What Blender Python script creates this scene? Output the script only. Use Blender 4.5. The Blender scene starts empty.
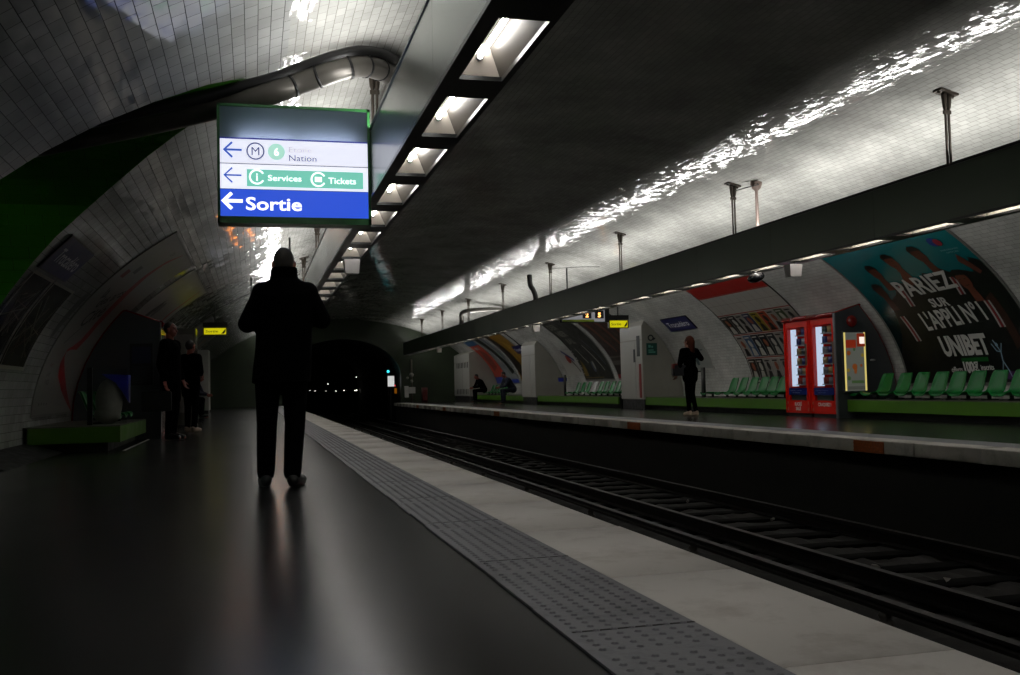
import bpy, bmesh, math, random
import numpy as np
from mathutils import Vector, Matrix, Euler
from mathutils.geometry import delaunay_2d_cdt, tessellate_polygon

random.seed(7)
scene = bpy.context.scene
COL = scene.collection

# ------------------------------------------------------------------ camera
cam_d = bpy.data.cameras.new('camera')
cam = bpy.data.objects.new('camera', cam_d)
COL.objects.link(cam)
cam_d.sensor_width = 36.0
cam_d.lens = 992.0 / 1020.0 * 36.0
cam_d.clip_start = 0.05
cam_d.clip_end = 300
F_, RR, CAMH = 992.0, -0.024, 0.7
_y = Vector((253.3 - 510, 337.5 - 392, -F_)).normalized()
_q = Vector((253.3 + 1000 - 510, 337.5 - (392 + RR * 1000), -F_))
_x = (_q - _q.dot(_y) * _y).normalized()
_z = _x.cross(_y)
# world axes written in camera space are the rows of the camera's world matrix
M3 = Matrix((_x, _y, _z))
cam.matrix_world = Matrix.Translation((0, 0, CAMH)) @ M3.to_4x4()
scene.camera = cam

# ------------------------------------------------------------------ world / exposure
w = bpy.data.worlds.new('underground')
scene.world = w
w.use_nodes = True
w.node_tree.nodes['Background'].inputs[0].default_value = (0.5, 0.55, 0.6, 1)
w.node_tree.nodes['Background'].inputs[1].default_value = 0.0
scene.view_settings.view_transform = 'Standard'
scene.view_settings.look = 'None'
scene.view_settings.gamma = 1.0
scene.view_settings.use_curve_mapping = False
scene.view_settings.exposure = 0.0
try:
    scene.cycles.max_bounces = 7
    scene.cycles.diffuse_bounces = 5
    scene.cycles.glossy_bounces = 4
    scene.cycles.transmission_bounces = 4
    scene.cycles.caustics_reflective = False
    scene.cycles.caustics_refractive = False
    scene.cycles.use_denoising = True
    scene.cycles.sample_clamp_indirect = 4.0
except Exception:
    pass

# uplights of the two long light troughs plus an added wall strip: they shine up and outwards over the trough's rim
BEAM_Z0, BEAM_Z1 = 2.30, 2.87
UP_POWER = 10.0      # watt per metre
def up_light(name, x, z, ang, y0, y1, wm, size=0.03):
    n = max(1, int(round((y1 - y0) / 6.0)))
    seg = (y1 - y0) / n
    for i in range(n):
        ld = bpy.data.lights.new(name, 'AREA')
        ld.shape = 'RECTANGLE'
        ld.size = size
        ld.size_y = seg
        ld.energy = wm * seg
        ld.color = (1.0, 0.985, 0.955)
        lo = bpy.data.objects.new(name, ld)
        COL.objects.link(lo)
        # local -Z is the emitting direction; ang is measured from straight up towards +X
        d = Vector((math.sin(ang), 0, math.cos(ang)))
        zax = -d
        yax = Vector((0, 1, 0))
        xax = yax.cross(zax)
        lo.matrix_world = Matrix.Translation((x, y0 + seg * (i + .5), z)) @ Matrix((xax, yax, zax)).transposed().to_4x4()
up_light('trough_uplight_far', 7.335, 2.945, math.radians(8), -1.0, 48.0, UP_POWER * .56)
up_light('added_wall_light_far', 7.35, 2.92, math.radians(78), -1.0, 48.0, UP_POWER * .42)  # second far strip, added to brighten the opposite wall
up_light('trough_uplight_near', 1.03, 2.88, math.radians(-42), -1.0, 48.0, UP_POWER * 1.08)

# ------------------------------------------------------------------ colour + materials
def hexc(h, a=1.0):
    h = h.lstrip('#')
    v = [int(h[i:i + 2], 16) / 255 for i in (0, 2, 4)]
    return tuple((c / 12.92 if c <= 0.04045 else ((c + 0.055) / 1.055) ** 2.4) for c in v) + (a,)

class NT:
    def __init__(s, name):
        s.m = bpy.data.materials.new(name)
        s.m.use_nodes = True
        s.t = s.m.node_tree
        s.b = s.t.nodes['Principled BSDF']
    def n(s, typ, **kw):
        nd = s.t.nodes.new(typ)
        for k, v in kw.items():
            setattr(nd, k, v)
        return nd
    def l(s, a, b):
        s.t.links.new(a, b)
    def math(s, op, a, b=None):
        nd = s.n('ShaderNodeMath', operation=op)
        for i, v in enumerate((a, b)):
            if v is None:
                continue
            if isinstance(v, (int, float)):
                nd.inputs[i].default_value = v
            else:
                s.l(v, nd.inputs[i])
        return nd.outputs[0]
    def ramp(s, fac, stops):
        r = s.n('ShaderNodeValToRGB')
        s.l(fac, r.inputs[0])
        e = r.color_ramp.elements
        while len(e) > 1:
            e.remove(e[-1])
        e[0].position = stops[0][0]; e[0].color = stops[0][1]
        for p, c in stops[1:]:
            k = e.new(p); k.color = c
        return r.outputs[0]

def g4(v):
    return (v, v, v, 1)

MATS = {}
def mat(name, col, rough=0.5, metal=0.0, var=0.12, scale=8.0, bump=0.0, spec=0.5, coat=0.0):
    """plain surface with a little procedural unevenness in colour and gloss"""
    if name in MATS:
        return MATS[name]
    if isinstance(col, str):
        col = hexc(col)
    N = NT(name)
    tc = N.n('ShaderNodeTexCoord')
    no = N.n('ShaderNodeTexNoise')
    no.inputs['Scale'].default_value = scale
    no.inputs['Detail'].default_value = 4
    N.l(tc.outputs['Object'], no.inputs['Vector'])
    r_lo, r_hi = max(0.02, rough * 0.85), min(1, rough * 1.15)
    if r_lo < 0.28 < r_hi:
        r_lo, r_hi = (0.285, max(r_hi, 0.31)) if rough >= 0.27 else (r_lo, 0.26)
    lo = tuple(c * (1 - var) for c in col[:3]) + (1,)
    hi = tuple(min(1, c * (1 + var)) for c in col[:3]) + (1,)
    N.l(N.ramp(no.outputs[0], [(0.3, lo), (0.7, hi)]), N.b.inputs['Base Color'])
    N.l(N.ramp(no.outputs[0], [(0.3, g4(r_lo)), (0.7, g4(r_hi))]), N.b.inputs['Roughness'])
    N.b.inputs['Metallic'].default_value = metal
    N.b.inputs['Specular IOR Level'].default_value = spec
    N.b.inputs['Coat Weight'].default_value = coat
    if bump:
        bp = N.n('ShaderNodeBump')
        bp.inputs['Strength'].default_value = bump
        bp.inputs['Distance'].default_value = 0.01
        N.l(no.outputs[0], bp.inputs['Height'])
        N.l(bp.outputs[0], N.b.inputs['Normal'])
    MATS[name] = N.m
    return N.m

def emis(name, col, strength, rough=0.3):
    if name in MATS:
        return MATS[name]
    if isinstance(col, str):
        col = hexc(col)
    N = NT(name)
    N.b.inputs['Base Color'].default_value = tuple(c * 0.5 for c in col[:3]) + (1,)
    N.b.inputs['Roughness'].default_value = rough
    N.b.inputs['Emission Color'].default_value = col
    N.b.inputs['Emission Strength'].default_value = strength
    MATS[name] = N.m
    return N.m

def tile_material(name, base, grout, tilt=0.03, tw=0.152, th=0.076, rough=0.09, wav=0.35, dirt=0.35, conv=0.0):
    """glazed bevelled wall tiles laid in running bond, each tile tilted by a hair"""
    N = NT(name)
    uv = N.n('ShaderNodeUVMap'); uv.uv_map = 'UVMap'
    sp = N.n('ShaderNodeSeparateXYZ'); N.l(uv.outputs[0], sp.inputs[0])
    s_, y_ = sp.outputs[0], sp.outputs[1]
    row = N.math('FLOOR', N.math('DIVIDE', s_, th))
    par = N.math('FLOORED_MODULO', row, 2.0)
    shift = N.math('MULTIPLY', N.math('SUBTRACT', 1.0, par), 0.5)
    colv = N.math('FLOOR', N.math('ADD', N.math('DIVIDE', y_, tw), shift))
    cb = N.n('ShaderNodeCombineXYZ'); N.l(row, cb.inputs[0]); N.l(colv, cb.inputs[1])
    wn = N.n('ShaderNodeTexWhiteNoise', noise_dimensions='3D'); N.l(cb.outputs[0], wn.inputs['Vector'])
    sub = N.n('ShaderNodeVectorMath', operation='SUBTRACT'); N.l(wn.outputs['Color'], sub.inputs[0]); sub.inputs[1].default_value = (.5, .5, .5)
    scl = N.n('ShaderNodeVectorMath', operation='SCALE'); N.l(sub.outputs[0], scl.inputs[0]); scl.inputs['Scale'].default_value = tilt
    geo = N.n('ShaderNodeNewGeometry')
    add = N.n('ShaderNodeVectorMath', operation='ADD'); N.l(geo.outputs['Normal'], add.inputs[0]); N.l(scl.outputs[0], add.inputs[1])
    nrm = N.n('ShaderNodeVectorMath', operation='NORMALIZE'); N.l(add.outputs[0], nrm.inputs[0])
    sw = N.n('ShaderNodeCombineXYZ'); N.l(y_, sw.inputs[0]); N.l(s_, sw.inputs[1])
    br = N.n('ShaderNodeTexBrick')
    br.offset = 0.5
    N.l(sw.outputs[0], br.inputs['Vector'])
    br.inputs['Scale'].default_value = 1.0
    br.inputs['Brick Width'].default_value = tw
    br.inputs['Row Height'].default_value = th
    br.inputs['Mortar Size'].default_value = 0.0028
    br.inputs['Mortar Smooth'].default_value = 0.3
    br.inputs['Color1'].default_value = base
    br.inputs['Color2'].default_value = tuple(c * 0.86 for c in base[:3]) + (1,)
    br.inputs['Mortar'].default_value = grout
    # wear and soot
    no = N.n('ShaderNodeTexNoise'); no.inputs['Scale'].default_value = 0.9; no.inputs['Detail'].default_value = 6
    N.l(sw.outputs[0], no.inputs['Vector'])
    dr = N.ramp(no.outputs[0], [(0.35, g4(1 - dirt)), (0.7, g4(1))])
    mx = N.n('ShaderNodeMix', data_type='RGBA', blend_type='MULTIPLY'); mx.inputs[0].default_value = 1.0
    N.l(br.outputs['Color'], mx.inputs[6]); N.l(dr, mx.inputs[7])
    N.l(mx.outputs[2], N.b.inputs['Base Color'])
    # glaze ripples + grout groove
    n2 = N.n('ShaderNodeTexNoise'); n2.inputs['Scale'].default_value = 22; n2.inputs['Detail'].default_value = 2
    N.l(sw.outputs[0], n2.inputs['Vector'])
    hgt = N.math('SUBTRACT', N.math('MULTIPLY', n2.outputs[0], wav), N.math('MULTIPLY', br.outputs['Fac'], 0.8))
    if conv:
        fu = N.math('SUBTRACT', N.math('FRACT', N.math('ADD', N.math('DIVIDE', y_, tw), shift)), 0.5)
        fv = N.math('SUBTRACT', N.math('FRACT', N.math('DIVIDE', s_, th)), 0.5)
        sq = N.math('ADD', N.math('MULTIPLY', fu, fu), N.math('MULTIPLY', fv, fv))
        hgt = N.math('SUBTRACT', hgt, N.math('MULTIPLY', sq, conv))
    bp = N.n('ShaderNodeBump'); bp.inputs['Strength'].default_value = 0.55; bp.inputs['Distance'].default_value = 0.004
    N.l(hgt, bp.inputs['Height']); N.l(nrm.outputs[0], bp.inputs['Normal'])
    N.l(bp.outputs[0], N.b.inputs['Normal'])
    n3 = N.n('ShaderNodeTexNoise'); n3.inputs['Scale'].default_value = 3; N.l(sw.outputs[0], n3.inputs['Vector'])
    rg = N.n('ShaderNodeMix'); N.l(br.outputs['Fac'], rg.inputs[0]); 
    N.l(N.ramp(n3.outputs[0], [(0.3, g4(rough * 0.7)), (0.7, g4(rough * 1.7))]), rg.inputs[2]); rg.inputs[3].default_value = 0.8
    N.l(rg.outputs[0], N.b.inputs['Roughness'])
    N.b.inputs['Specular IOR Level'].default_value = 0.5
    return N.m

M_TILE = tile_material('white_tiles', hexc('#dadad4'), hexc('#85827a'), tilt=.04, rough=.045, conv=.4, wav=.38)
M_TILE_L = tile_material('white_tiles_wide', hexc('#d4d5d2'), hexc('#33322e'), tilt=.045, rough=.05, tw=.2, th=.1, conv=.5)
M_GREEN_TILE = tile_material('green_tiles', hexc('#38800e'), hexc('#1c3a0a'), tw=0.3, th=0.15, rough=0.3, tilt=0.01)

def asphalt():
    N = NT('asphalt')
    tc = N.n('ShaderNodeTexCoord')
    n1 = N.n('ShaderNodeTexNoise'); n1.inputs['Scale'].default_value = 1.3; n1.inputs['Detail'].default_value = 5
    mp = N.n('ShaderNodeMapping'); mp.inputs['Scale'].default_value = (1.6, 0.5, 1)
    N.l(tc.outputs['Object'], mp.inputs[0]); N.l(mp.outputs[0], n1.inputs['Vector'])
    n2 = N.n('ShaderNodeTexNoise'); n2.inputs['Scale'].default_value = 90; n2.inputs['Detail'].default_value = 3
    N.l(tc.outputs['Object'], n2.inputs['Vector'])
    N.l(N.ramp(n1.outputs[0], [(0.2, g4(0.011)), (0.8, g4(0.018))]), N.b.inputs['Base Color'])
    N.l(N.ramp(n1.outputs[0], [(0.2, g4(0.20)), (0.8, g4(0.255))]), N.b.inputs['Roughness'])
    bp = N.n('ShaderNodeBump'); bp.inputs['Strength'].default_value = 0.08; bp.inputs['Distance'].default_value = 0.001
    N.l(n2.outputs[0], bp.inputs['Height']); N.l(bp.outputs[0], N.b.inputs['Normal'])
    N.b.inputs['Specular IOR Level'].default_value = 0.42
    return N.m
M_ASPH = asphalt()

def stone(name, c, dark, scale=3.0, rough=0.6):
    N = NT(name)
    tc = N.n('ShaderNodeTexCoord')
    n1 = N.n('ShaderNodeTexNoise'); n1.inputs['Scale'].default_value = scale; n1.inputs['Detail'].default_value = 8; n1.inputs['Roughness'].default_value = 0.7
    N.l(tc.outputs['Object'], n1.inputs['Vector'])
    n2 = N.n('ShaderNodeTexNoise'); n2.inputs['Scale'].default_value = 60; n2.inputs['Detail'].default_value = 4
    N.l(tc.outputs['Object'], n2.inputs['Vector'])
    N.l(N.ramp(n1.outputs[0], [(0.25, hexc(dark)), (0.5, hexc(c)), (0.8, hexc(c))]), N.b.inputs['Base Color'])
    N.b.inputs['Roughness'].default_value = rough
    bp = N.n('ShaderNodeBump'); bp.inputs['Strength'].default_value = 0.4; bp.inputs['Distance'].default_value = 0.004
    N.l(n2.outputs[0], bp.inputs['Height']); N.l(bp.outputs[0], N.b.inputs['Normal'])
    return N.m
M_NOSE = stone('pale_edge_stone', '#d6d0ca', '#b5aca4')
M_TACT = stone('tactile_grey', '#75757a', '#4c4c50', 4, 0.55)
M_CONC = stone('dark_concrete', '#1c1a18', '#0e0d0c', 2, 0.85)
M_BALL = stone('ballast', '#14110e', '#060505', 14, 0.95)

# ------------------------------------------------------------------ mesh helpers
def tag(o, label=None, cat=None, group=None, kind=None):
    if label: o['label'] = label
    if cat: o['category'] = cat
    if group: o['group'] = group
    if kind: o['kind'] = kind
    return o

def link(name, me, m=None, parent=None):
    o = bpy.data.objects.new(name, me)
    COL.objects.link(o)
    if m is not None:
        for q in (m if isinstance(m, (list, tuple)) else [m]):
            me.materials.append(q)
    if parent is not None:
        o.parent = parent
    return o

def empty(name, label, cat, loc=(0, 0, 0), group=None, rz=0.0):
    o = bpy.data.objects.new(name, None)
    COL.objects.link(o)
    o.location = loc
    o.rotation_euler = (0, 0, rz)
    o.empty_display_size = 0.1
    return tag(o, label, cat, group)

class MB:
    """collects simple shapes and links them as ONE mesh object; coordinates may be given in world space with an origin"""
    def __init__(s, origin=(0, 0, 0)):
        s.v = []; s.f = []; s.o = Vector(origin); s.mi = []; s.sm = []
    def add(s, vs, fs, mi=0, smooth=False):
        k = len(s.v)
        s.v += [tuple(Vector(p) - s.o) for p in vs]
        for f in fs:
            s.f.append(tuple(k + i for i in f)); s.mi.append(mi); s.sm.append(smooth)
    def box(s, a, b, mi=0):
        x0, y0, z0 = [min(a[i], b[i]) for i in range(3)]
        x1, y1, z1 = [max(a[i], b[i]) for i in range(3)]
        s.add([(x0, y0, z0), (x1, y0, z0), (x1, y1, z0), (x0, y1, z0), (x0, y0, z1), (x1, y0, z1), (x1, y1, z1), (x0, y1, z1)],
              [(0, 3, 2, 1), (4, 5, 6, 7), (0, 1, 5, 4), (1, 2, 6, 5), (2, 3, 7, 6), (3, 0, 4, 7)], mi)
    def rbox(s, a, b, r=0.02, axis=2, n=4, mi=0):
        """box with rounded edges parallel to one axis"""
        lo = [min(a[i], b[i]) for i in range(3)]; hi = [max(a[i], b[i]) for i in range(3)]
        u, v = [(1, 2), (2, 0), (0, 1)][axis]
        r = min(r, (hi[u] - lo[u]) * .49, (hi[v] - lo[v]) * .49)
        ring = []
        for cu, cv, a0 in ((hi[u] - r, hi[v] - r, 0), (lo[u] + r, hi[v] - r, 90), (lo[u] + r, lo[v] + r, 180), (hi[u] - r, lo[v] + r, 270)):
            for k in range(n + 1):
                t = math.radians(a0 + 90 * k / n)
                ring.append((cu + r * math.cos(t), cv + r * math.sin(t)))
        vs = []
        for w_ in (lo[axis], hi[axis]):
            for p in ring:
                q = [0, 0, 0]; q[u], q[v], q[axis] = p[0], p[1], w_
                vs.append(q)
        m = len(ring)
        fs = [tuple(range(m))[::-1], tuple(range(m, 2 * m))]
        s.add(vs, fs, mi)
        s.add(vs, [(i, (i + 1) % m, m + (i + 1) % m, m + i) for i in range(m)], mi, True)
    def tube(s, pts, r, n=10, mi=0, cap=True, smooth=True):
        pts = [Vector(p) for p in pts]
        rs = r if isinstance(r, (list, tuple)) else [r] * len(pts)
        vs = []; fs = []
        up = Vector((0.03, 0.07, 1)).normalized()
        t0 = (pts[1] - pts[0]).normalized()
        if abs(t0.dot(up)) > 0.95: up = Vector((1, 0.05, 0.02)).normalized()
        a = (up - up.dot(t0) * t0).normalized()
        for i, p in enumerate(pts):
            t = (pts[min(i + 1, len(pts) - 1)] - pts[max(i - 1, 0)])
            t = t.normalized() if t.length > 1e-9 else t0
            a = (a - a.dot(t) * t).normalized()
            b = t.cross(a)
            for k in range(n):
                q = 2 * math.pi * k / n
                vs.append(p + rs[i] * (math.cos(q) * a + math.sin(q) * b))
        for i in range(len(pts) - 1):
            for k in range(n):
                fs.append((i * n + k, i * n + (k + 1) % n, (i + 1) * n + (k + 1) % n, (i + 1) * n + k))
        s.add(vs, fs, mi, smooth)
        if cap:
            m = (len(pts) - 1) * n
            s.add([vs[k] for k in range(n)], [tuple(range(n))[::-1]], mi)
            s.add([vs[m + k] for k in range(n)], [tuple(range(n))], mi)
    def prism(s, poly, axis, w0, w1, mi=0):
        """extrude a polygon; poly lies in the two other axes, in order (y,z), (x,z) or (x,y)"""
        def P(p, w_):
            return {0: (w_, p[0], p[1]), 1: (p[0], w_, p[1]), 2: (p[0], p[1], w_)}[axis]
        m = len(poly)
        vs = [P(p, w0) for p in poly] + [P(p, w1) for p in poly]
        tri = tessellate_polygon([[Vector((p[0], p[1], 0)) for p in poly]])
        s.add(vs, [tuple(t) for t in tri] + [tuple(m + i for i in t[::-1]) for t in tri], mi)
        s.add(vs, [(i, (i + 1) % m, m + (i + 1) % m, m + i) for i in range(m)], mi)
    def ell(s, c, r, n=16, m=10, mi=0, rot=None):
        vs = []; fs = []
        R = rot.to_matrix() if rot else Matrix.Identity(3)
        for j in range(m + 1):
            t = math.pi * j / m
            for k in range(n):
                q = 2 * math.pi * k / n
                vs.append(Vector(c) + R @ Vector((r[0] * math.sin(t) * math.cos(q), r[1] * math.sin(t) * math.sin(q), r[2] * math.cos(t))))
        for j in range(m):
            for k in range(n):
                fs.append((j * n + k, (j + 1) * n + k, (j + 1) * n + (k + 1) % n, j * n + (k + 1) % n))
        s.add(vs, fs, mi, True)
    def build(s, name, m, parent=None, fix=True):
        me = bpy.data.meshes.new(name)
        me.from_pydata(s.v, [], s.f)
        for p, i, sm in zip(me.polygons, s.mi, s.sm):
            p.material_index = i; p.use_smooth = sm
        if fix:
            bm = bmesh.new(); bm.from_mesh(me)
            bmesh.ops.remove_doubles(bm, verts=bm.verts, dist=1e-5)
            bmesh.ops.recalc_face_normals(bm, faces=bm.faces)
            bm.to_mesh(me); bm.free()
        return link(name, me, m, parent)

# ------------------------------------------------------------------ flat 2-D drawings (for signs and posters)
_txt_cache = {}
def text2d(txt, size=1.0, bold=0.0, shear=0.0, spacing=1.0):
    key = (txt, size, bold, shear, spacing)
    if key in _txt_cache:
        return _txt_cache[key]
    cu = bpy.data.curves.new('t', 'FONT')
    cu.body = txt; cu.size = size; cu.offset = bold; cu.shear = shear; cu.space_character = spacing
    cu.resolution_u = 3; cu.fill_mode = 'FRONT'
    o = bpy.data.objects.new('t', cu)
    COL.objects.link(o)
    dg = bpy.context.evaluated_depsgraph_get()
    me = o.evaluated_get(dg).to_mesh()
    vs = [(v.co.x, v.co.y) for v in me.vertices]
    fs = [tuple(p.vertices) for p in me.polygons]
    o.evaluated_get(dg).to_mesh_clear()
    bpy.data.objects.remove(o); bpy.data.curves.remove(cu)
    _txt_cache[key] = (vs, fs)
    return vs, fs

def subdiv2d(vs, fs, step=.1):
    """cut a flat drawing along level lines so that it can follow the vault"""
    ys = [v[1] for v in vs]
    lo, hi = min(ys), max(ys)
    if hi - lo < step * 1.2: return vs, fs
    bm = bmesh.new()
    bv = [bm.verts.new((v[0], v[1], 0)) for v in vs]
    for f in fs:
        try: bm.faces.new([bv[i] for i in f])
        except ValueError: pass
    k = math.floor(lo / step) + 1
    while k * step < hi:
        g = bm.verts[:] + bm.edges[:] + bm.faces[:]
        bmesh.ops.bisect_plane(bm, geom=g, dist=1e-6, plane_co=(0, k * step, 0), plane_no=(0, 1, 0))
        k += 1
    bm.verts.index_update()
    out = [(v.co.x, v.co.y) for v in bm.verts]; of = [tuple(v.index for v in f.verts) for f in bm.faces]
    bm.free()
    return out, of

class D2:
    """a flat drawing: shapes with material index and layer"""
    def __init__(s):
        s.items = []   # (verts, faces, mi, layer)
    def raw(s, vs, fs, mi, layer=1):
        s.items.append((vs, fs, mi, layer))
    def rect(s, x0, y0, x1, y1, mi, layer=1, step=0.15):
        n = max(1, int(math.ceil(abs(y1 - y0) / step)))
        vs = []; fs = []
        for k in range(n + 1):
            y = y0 + (y1 - y0) * k / n
            vs += [(x0, y), (x1, y)]
        for k in range(n):
            fs.append((2 * k, 2 * k + 1, 2 * k + 3, 2 * k + 2))
        s.raw(vs, fs, mi, layer)
    def poly(s, pts, mi, layer=1):
        tri = tessellate_polygon([[Vector((p[0], p[1], 0)) for p in pts]])
        s.raw(list(pts), [tuple(t) for t in tri], mi, layer)
    def strip(s, pts, widths, mi, layer=1):
        L = []; R = []
        for i, p in enumerate(pts):
            a = Vector(pts[max(i - 1, 0)]); b = Vector(pts[min(i + 1, len(pts) - 1)])
            t = (b - a).normalized(); n = Vector((-t.y, t.x)); w_ = widths[i] if isinstance(widths, (list, tuple)) else widths
            L.append((p[0] + n.x * w_ / 2, p[1] + n.y * w_ / 2)); R.append((p[0] - n.x * w_ / 2, p[1] - n.y * w_ / 2))
        vs = L + R; m = len(L)
        s.raw(vs, [(i, i + 1, m + i + 1, m + i) for i in range(m - 1)], mi, layer)
    def disc(s, cx, cy, rx, ry, mi, layer=1, n=20, rot=0.0):
        c, q = math.cos(rot), math.sin(rot)
        pts = []
        for k in range(n):
            a = 2 * math.pi * k / n
            x, y = rx * math.cos(a), ry * math.sin(a)
            pts.append((cx + x * c - y * q, cy + x * q + y * c))
        s.raw(pts, [tuple(range(n))], mi, layer)
    def ring(s, cx, cy, r0, r1, mi, layer=1, n=28, a0=0, a1=360):
        vs = []; fs = []
        full = (a1 - a0) >= 360
        m = n if full else n + 1
        for k in range(m):
            a = math.radians(a0 + (a1 - a0) * k / n)
            vs += [(cx + r0 * math.cos(a), cy + r0 * math.sin(a)), (cx + r1 * math.cos(a), cy + r1 * math.sin(a))]
        for k in range(n):
            j = (k + 1) % m
            fs.append((2 * k, 2 * k + 1, 2 * j + 1, 2 * j))
        s.raw(vs, fs, mi, layer)
    def text(s, txt, x, y, h, mi, layer=2, bold=0.0, width=None, align='L', shear=0.0, rot=0.0):
        """h is the height of a capital letter"""
        size = h / 0.729
        vs, fs = text2d(txt, size, bold, shear)
        if not vs:
            return
        xs = [v[0] for v in vs]
        wd = max(xs) - min(xs); x0 = min(xs)
        k = 1.0 if width is None else width / wd
        off = {'L': 0, 'C': -wd * k / 2, 'R': -wd * k}[align]
        c, q = math.cos(rot), math.sin(rot)
        out = []
        for a, b in vs:
            u, v = (a - x0) * k + off, b
            out.append((x + u * c - v * q, y + u * q + v * c))
        s.raw(out, fs, mi, layer)
    def build(s, name, mats, fn, parent=None, only=None, gap=0.002, origin=(0, 0, 0)):
        """fn(u, v, off) -> 3-D point"""
        me = bpy.data.meshes.new(name)
        V = []; Fc = []; MI = []
        o = Vector(origin)
        for vs, fs, mi, layer in s.items:
            if getattr(fn, 'curved', False): vs, fs = subdiv2d(vs, fs)
            k = len(V)
            V += [tuple(Vector(fn(a, b, gap * layer)) - o) for a, b in vs]
            for f in fs:
                Fc.append(tuple(k + i for i in f)); MI.append(mi)
        me.from_pydata(V, [], Fc)
        for p, i in zip(me.polygons, MI):
            p.material_index = i
        return link(name, me, mats, parent)

def plane_fn(o, right, up, n):
    o, right, up, n = map(Vector, (o, right, up, n))
    return lambda a, b, off: o + right * a + up * b + n * off

# ------------------------------------------------------------------ the vault
CX, ZC, A_, B_ = 4.17, 0.30, 6.92, 3.80
Y0V, Y1V = -5.0, 48.5
_th = np.linspace(math.asin(-ZC / B_), math.pi / 2, 4000)
_xs = A_ * np.cos(_th); _zs = ZC + B_ * np.sin(_th)
_sl = np.concatenate([[0], np.cumsum(np.hypot(np.diff(_xs), np.diff(_zs)))])
S_TOT = float(_sl[-1])
def s_of_z(z): return float(np.interp(z, _zs, _sl))
def vault(s, y, side, off=0.0):
    """s = arc length from floor level; side -1 near wall, +1 far wall; off = distance inwards"""
    if s > S_TOT:
        s = 2 * S_TOT - s; side = -side
    t = float(np.interp(s, _sl, _th))
    x, z = A_ * math.cos(t), B_ * math.sin(t)
    n = Vector((x / A_ ** 2, 0, z / B_ ** 2)).normalized()
    return Vector((CX + side * (x - n.x * off), y, ZC + z - n.z * off))
def vnormal(x, z):
    return -Vector(((x - CX) / A_ ** 2, 0, (z - ZC) / B_ ** 2)).normalized()

# outline of the arched passage opening in the near wall, as (y, z)
HOLE = [(7.25, 0.0), (7.30, 1.0), (7.40, 1.5), (7.55, 1.9), (7.72, 2.2), (7.84, 2.5), (7.97, 2.76), (8.10, 2.98), (8.25, 3.19), (8.42, 3.31), (8.6, 3.345),
        (8.78, 3.31), (9.02, 3.18), (9.28, 3.03), (9.52, 2.88), (9.80, 2.69), (10.0, 2.50), (10.15, 2.22), (10.27, 2.0), (10.37, 1.7), (10.41, 1.4), (10.42, 1.0), (10.42, 0.0)]
HOLE_S = [(y, s_of_z(z)) for y, z in HOLE]

def vault_mesh(name, side, s0, s1, y0, y1, m, ns, ny, hole=None, parent=None):
    """patch of the vault, uv = (arc length, y) in metres"""
    pts = []
    if hole is None:
        for j in range(ny + 1):
            for i in range(ns + 1):
                pts.append((y0 + (y1 - y0) * j / ny, s0 + (s1 - s0) * i / ns))
        faces = [(j * (ns + 1) + i, j * (ns + 1) + i + 1, (j + 1) * (ns + 1) + i + 1, (j + 1) * (ns + 1) + i) for j in range(ny) for i in range(ns)]
    else:
        grid = []
        for j in range(ny + 1):
            for i in range(ns + 1):
                grid.append(Vector((y0 + (y1 - y0) * j / ny, s0 + (s1 - s0) * i / ns)))
        k = len(grid)
        hv = [Vector(p) for p in hole]
        edges = [(k + i, k + i + 1) for i in range(len(hv) - 1)]
        verts, ed, fc, ov, oe, of = delaunay_2d_cdt(grid + hv, edges, [], 0, 1e-5)
        pts = [(v.x, v.y) for v in verts]
        def inside(p):
            c = False
            h = [(hv[0].x, -1)] + [(q.x, q.y if q.y > 0.001 else -1) for q in hv] + [(hv[-1].x, -1)]
            j = len(h) - 1
            for i in range(len(h)):
                if (h[i][1] > p[1]) != (h[j][1] > p[1]) and p[0] < (h[j][0] - h[i][0]) * (p[1] - h[i][1]) / (h[j][1] - h[i][1]) + h[i][0]:
                    c = not c
                j = i
            return c
        faces = []
        for f in fc:
            cxy = (sum(pts[i][0] for i in f) / len(f), sum(pts[i][1] for i in f) / len(f))
            if not inside(cxy):
                faces.append(tuple(f))
    V = [vault(s, y, side) for y, s in pts]
    me = bpy.data.meshes.new(name)
    me.from_pydata([tuple(v) for v in V], [], faces)
    uvl = me.uv_layers.new(name='UVMap')
    for lp in me.loops:
        y, s = pts[lp.vertex_index]
        uvl.data[lp.index].uv = (s if side < 0 else 2 * S_TOT - s, y + 20)
    # make faces look inwards
    bm = bmesh.new(); bm.from_mesh(me)
    for f in bm.faces:
        c = f.calc_center_median()
        if f.normal.dot(vnormal(c.x, c.z)) < 0:
            f.normal_flip()
    bm.to_mesh(me); bm.free()
    for p in me.polygons: p.use_smooth = True
    me.normals_split_custom_set_from_vertices([tuple(vnormal(v.co.x, v.co.z)) for v in me.vertices])
    return link(name, me, m, parent)

S_W = s_of_z(3.45)
o = vault_mesh('wall_left', -1, 0, S_W, Y0V, 6.5, M_TILE_L, 48, 3); tag(o, kind='structure')
o2 = vault_mesh('wall_left', -1, 0, S_W, 6.5, 11.0, M_TILE_L, 48, 30, HOLE_S)
o3 = vault_mesh('wall_left', -1, 0, S_W, 11.0, Y1V, M_TILE_L, 48, 6)
o.name = 'wall_left'
# the three stretches are one wall
o2.parent = o; o3.parent = o
o2.name = 'opening_surround'; o3.name = 'wall_stretch'
tag(vault_mesh('wall_right', 1, 0, S_W, Y0V, Y1V, M_TILE, 48, 8), kind='structure')
tag(vault_mesh('ceiling', -1, S_W, 2 * S_TOT - S_W, Y0V, Y1V, M_TILE, 64, 8), kind='structure')

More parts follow.
